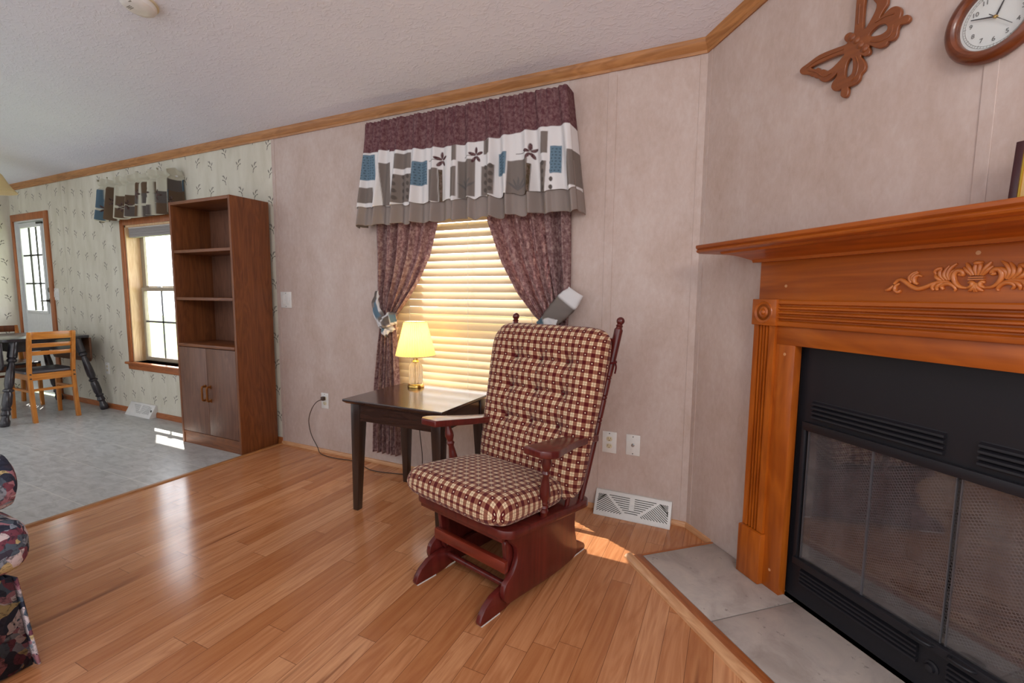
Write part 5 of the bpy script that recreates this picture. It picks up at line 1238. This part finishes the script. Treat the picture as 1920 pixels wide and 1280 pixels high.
# ------------------------------------------------------------------ smoke detector
sy = -1.125; sx_ = -2.485
sd = thing('smoke_detector', 'round white smoke detector on the sloping ceiling', 'smoke detector', (sx_, sy, cz(sy)))
sd.rotation_euler = (math.atan(-SL), 0, 0)
MB().lathe([(0, 0.080), (0.008, 0.080)], (0, 0, 0), (0, 0, -1), 40).build('mounting_plate', M['ivory'], sd)
MB().lathe([(0.008, 0.072), (0.016, 0.074), (0.030, 0.070), (0.038, 0.060), (0.042, 0.040), (0.043, 0.002)], (0, 0, 0), (0, 0, -1), 40).build('housing', M['white'], sd)
b = MB()
for k in range(3): b.box(-0.035, -0.005, -0.03 + 0.007 * k, -0.027 + 0.007 * k, -0.0435, -0.0415)
b.box(0.015, 0.032, -0.046, -0.040, -0.0410, -0.039); b.build('sound_slots', M['ink2'], sd)

# ------------------------------------------------------------------ dining table with drop leaves
dt = thing('dining_table', 'black drop-leaf dining table with splayed turned legs', 'dining table', (-6.09, -0.43, 0))
DT = 0.768
b = MB().prism(rrect(-0.44, 0.44, -0.305, 0.315, 0.03), DT - 0.026, DT, 'xy'); b.build('tabletop', M['ebony'], dt, bevel=0.004)
b = MB(); b.box(-0.37, 0.37, -0.225, -0.205, DT - 0.125, DT - 0.026); b.box(-0.37, 0.37, 0.215, 0.235, DT - 0.125, DT - 0.026); b.box(0.35, 0.37, -0.205, 0.215, DT - 0.125, DT - 0.026); b.box(-0.37, -0.35, -0.205, 0.215, DT - 0.125, DT - 0.026); b.build('apron', M['ebony'], dt)
LEGP = [(0, 0.034), (0.19, 0.034), (0.20, 0.026), (0.215, 0.034), (0.235, 0.034), (0.25, 0.020), (0.28, 0.024), (0.42, 0.032), (0.50, 0.033), (0.56, 0.024), (0.57, 0.036), (0.59, 0.036), (0.60, 0.026), (0.63, 0.033), (0.74, 0.034), (0.78, 0.026), (0.80, 0.036), (0.82, 0.026), (0.86, 0.034), (0.88, 0.024), (0.91, 0.026), (0.94, 0.035), (0.985, 0.035), (1.0, 0.028)]
for sx in (-1, 1):
    for sy_ in (-1, 1):
        MB().turned((sx * 0.375, sy_ * 0.222 + 0.005, DT - 0.026), (sx * (0.475), sy_ * (0.36 if sy_ < 0 else 0.375), 0.001), LEGP, 18).build('leg', M['ebony'], dt)
o = MB().prism([(-0.40, DT - 0.03), (-0.40, DT - 0.24), (-0.37, DT - 0.275), (0.37, DT - 0.275), (0.40, DT - 0.24), (0.40, DT - 0.03)], 0.318, 0.336, 'xz').build('drop_leaf', M['leaf'], dt, bevel=0.004)
MB().prism([(-0.40, DT - 0.03), (-0.40, DT - 0.24), (-0.37, DT - 0.275), (0.40, DT - 0.275), (0.43, DT - 0.24), (0.43, DT - 0.03)], -0.326, -0.308, 'xz').build('drop_leaf', M['ebony'], dt, bevel=0.004)

# ------------------------------------------------------------------ dining chairs
def dining_chair(label, loc, rz, wm, seatm, group='dining chairs round the black table'):
    W = {'x': M['honey_x'], 'y': M['honey_y'], 'z': M['honey_z']} if wm == 'honey' else {'x': M['brownchair'], 'y': M['brownchair'], 'z': M['honey_z']}
    t = thing('dining_chair', label, 'dining chair', loc, rz, group)
    hw = 0.170
    for sx in (-1, 1):
        pr = [(0.235, 0.835), (0.255, 0.83), (0.235, 0.70), (0.205, 0.52), (0.195, 0.42), (0.205, 0.25), (0.235, 0.0), (0.195, 0.0), (0.168, 0.25), (0.160, 0.42), (0.170, 0.52), (0.205, 0.72)]
        c = cat([(a, b_, 0) for a, b_ in pr[1:7]], 4); c2 = cat([(a, b_, 0) for a, b_ in pr[7:] + [pr[0]]], 4)
        xa, xb = sorted((sx * hw, sx * (hw - 0.030)))
        o = MB().prism([(p.x, p.y) for p in c] + [(p.x, p.y) for p in c2], xa, xb, 'yz').build('leg', W['z'], t, bevel=0.003)
        for z in (0.445, 0.405): MB().cyl((sx * hw - sx * 0.015, 0.19, z), (sx * hw - sx * 0.015, 0.206, z), 0.006, n=10).build('bolt', M['ink'], o)
        MB().beam((sx * (hw - 0.005), -0.175, 0.445), (sx * (hw - 0.002), -0.185, 0.0), 0.034, 0.034, (0, 1, 0), 0.028, 0.028).build('leg', W['z'], t, bevel=0.003)
        xa, xb = sorted((sx * (hw - 0.006), sx * (hw - 0.024))); MB().box(xa, xb, -0.165, 0.165, 0.39, 0.445).build('side_apron', W['y'], t)
        MB().box(xa, xb, -0.165, 0.172, 0.275, 0.295).build('side_stretcher', W['y'], t)
    MB().box(-hw + 0.028, hw - 0.028, -0.180, -0.160, 0.385, 0.445).build('front_apron', W['x'], t)
    MB().box(-hw + 0.028, hw - 0.028, 0.165, 0.185, 0.385, 0.445).build('rear_apron', W['x'], t)
    MB().box(-hw + 0.028, hw - 0.028, 0.180, 0.196, 0.285, 0.308).build('rear_stretcher', W['x'], t)
    MB().prism(rrect(-hw - 0.012, hw + 0.012, -0.215, 0.172, 0.03), 0.446, lambda p: 0.462 + 0.010 * max(0, (abs(p[0]) - 0.1) / 0.1), 'xy').build('seat', seatm, t, bevel=0.006)
    for nm, z0, z1, yy in (('top_rail', 0.765, 0.832, 0.228), ('slat', 0.690, 0.728, 0.212), ('slat', 0.618, 0.655, 0.196)):
        V = []; F = []; n = 12
        for k in range(n + 1):
            x = -hw + 0.028 + (2 * hw - 0.056) * k / n; bow = 0.018 * (1 - (x / hw) ** 2)
            V += [(x, yy + bow - 0.009, z0), (x, yy + bow + 0.009, z0), (x, yy + bow + 0.012, z1), (x, yy + bow - 0.006, z1)]
        for k in range(n):
            for j in range(4): F.append((4 * k + j, 4 * k + (j + 1) % 4, 4 * k + 4 + (j + 1) % 4, 4 * k + 4 + j))
        F += [(3, 2, 1, 0), tuple(4 * n + j for j in range(4))]
        MB().add(V, F).build(nm, W['x'], t, bevel=0.002)
    return t
dining_chair('honey wood ladder-back chair with its back to the living room', (-5.755, -0.455, 0), -PI / 2, 'honey', M['seatdark'])
dining_chair('dining chair with dark brown top rail at far end of black table', (-6.60, -0.42, 0), PI / 2, 'brown', M['ebony'])

# ------------------------------------------------------------------ pendant lamp
pl = thing('pendant_lamp', 'cream glass pendant shade hanging above the dining table', 'pendant lamp', (-6.2, -0.605, 2.13))
pp = [(0.232, 0.0), (0.228, 0.008), (0.198, 0.042), (0.168, 0.095), (0.138, 0.16), (0.105, 0.20), (0.05, 0.225), (0.02, 0.23)]
inner = [(r - 0.004, z - 0.001) for r, z in pp[::-1]]
MB().lathe([(z, r) for r, z in pp] + [(z, max(0.004, r)) for r, z in inner], (0, 0, 0), (0, 0, 1), 48, cap=False).build('glass_shade', M['pendant'], pl)
MB().lathe([(0.222, 0.022), (0.250, 0.022), (0.260, 0.008), (cz(-0.605) - 2.13 - 0.02, 0.006), (cz(-0.605) - 2.13 - 0.015, 0.05), (cz(-0.605) - 2.13 + 0.004, 0.055)], (0, 0, 0), (0, 0, 1), 24).build('stem', M['brass'], pl)
MB().ball((0, 0, 0.11), 0.035, 16).build('bulb', M['bulb'], pl)

# ------------------------------------------------------------------ floral sofa (left foreground)
sf = thing('floral_sofa', 'dark floral skirted sofa at the lower left edge', 'sofa', (-2.60, -2.36, 0))
def soft(x0, x1, y0, y1, z0, z1, bev, name, par=sf, seg=4): return MB().box(x0, x1, y0, y1, z0, z1).build(name, M['floral'], par, bevel=bev, seg=seg, smooth=60)
soft(-0.86, 0.76, -0.42, 0.415, 0.16, 0.325, 0.02, 'base')
soft(-0.86, 0.76, -0.46, -0.24, 0.20, 0.86, 0.09, 'backrest')
for sx, xa, xb in ((-1, -0.90, -0.66), (1, 0.60, 0.79)):
    MB().box(xa + 0.03, xb - 0.03, -0.40, 0.385, 0.30, 0.60).build('arm', M['floral'], sf, bevel=0.02, seg=3, smooth=60)
    xm_ = (xa + xb) / 2; ar = MB().lathe([(0.0, 0.055), (0.012, 0.082), (0.03, 0.088), (0.74, 0.088), (0.76, 0.07)], (xm_ + 0.012, 0.468, 0.605), (xm_ + 0.012, -1, 0.605), 28); ar.build('arm_roll', M['floral'], sf, smooth=60)
soft(-0.655, -0.03, -0.25, 0.455, 0.325, 0.495, 0.065, 'seat_cushion'); soft(-0.025, 0.815, -0.25, 0.482, 0.325, 0.500, 0.065, 'seat_cushion')
b = MB(); pth = [(-0.87, -0.43), (-0.87, 0.43)] + [(-0.87 + 1.64 * k / 40, 0.425 + 0.008 * math.sin(k * 1.7)) for k in range(41)] + [(0.775, 0.43), (0.775, -0.43)]
V = [(x, y, 0.315) for x, y in pth] + [(x * 1.01 + (0.014 if x > 0.7 else 0), y + (0.022 if y > 0.3 else 0), 0.012) for x, y in pth]
n = len(pth); b.add(V, [(i, i + 1, n + i + 1, n + i) for i in range(n - 1)])
so = b.build('skirt', M['floral'], sf); md = so.modifiers.new('s', 'SOLIDIFY'); md.thickness = 0.006
b = MB().grid(lambda u, v: (0.700 + 0.065 * u + 0.05 * v, 0.435 + 0.018 * v + 0.012 * u, 0.30 - 0.288 * v), 6, 6); o = b.build('skirt_pleat', M['floral'], sf); md = o.modifiers.new('s', 'SOLIDIFY'); md.thickness = 0.006
for x in (-0.8, 0.7):
    for y in (-0.4, 0.36): MB().cyl((x, y, 0), (x, y, 0.16), 0.02).build('foot', M['espresso_z'], sf)

# ------------------------------------------------------------------ outdoors
gr = MB().box(-40, 40, 0.6, 60, -0.62, -0.6).build('lawn', M['grass'], smooth=0); tag(gr, 'bright lawn seen through the dining window', 'lawn', kind='stuff')

# ------------------------------------------------------------------ light
sun = bpy.data.lights.new('sun', 'SUN'); sun.energy = 17.0; sun.angle = math.radians(0.6); sun.color = (1.0, 0.93, 0.82)
so = bpy.data.objects.new('sun', sun); COL.objects.link(so); so.rotation_euler = Vector((0.62, -0.325, -1.0)).to_track_quat('-Z', 'Y').to_euler()
bulb = bpy.data.lights.new('lamp_light', 'POINT'); bulb.energy = 5.0; bulb.color = (1.0, 0.84, 0.50); bulb.shadow_soft_size = 0.03
bo = bpy.data.objects.new('lamp_light', bulb); COL.objects.link(bo); bo.location = (LX, LY, TZ + 0.335)
cl = bpy.data.lights.new('fill_light', 'POINT'); cl.energy = 75.0; cl.color = (1.0, 0.95, 0.9); cl.shadow_soft_size = 0.35
clo = bpy.data.objects.new('fill_light', cl); COL.objects.link(clo); clo.location = (1.3, -3.3, 2.25)      # unseen fill light added behind the camera to brighten ceiling and fireplace wall
w = bpy.data.worlds.new('world'); scene.world = w; w.use_nodes = True; nt = w.node_tree; nt.nodes.clear()
bg = nt.nodes.new('ShaderNodeBackground'); ou = nt.nodes.new('ShaderNodeOutputWorld'); nt.links.new(bg.outputs[0], ou.inputs[0])
bg.inputs[0].default_value = (0.93, 0.96, 1.0, 1)
tc = nt.nodes.new('ShaderNodeTexCoord'); sp = nt.nodes.new('ShaderNodeSeparateXYZ'); mr = nt.nodes.new('ShaderNodeMapRange'); mr.interpolation_type = 'SMOOTHSTEP'
nt.links.new(tc.outputs['Generated'], sp.inputs[0]); nt.links.new(sp.outputs[1], mr.inputs[0])
mr.inputs[1].default_value = -0.2; mr.inputs[2].default_value = 0.5; mr.inputs[3].default_value = 1.15; mr.inputs[4].default_value = 5.5
nt.links.new(mr.outputs[0], bg.inputs[1])       # the sky is brighter on the sunny side of the house

vs = scene.view_settings; vs.view_transform = 'Standard'; vs.look = 'None'; vs.gamma = 1.0; vs.use_curve_mapping = False; vs.exposure = 0.18
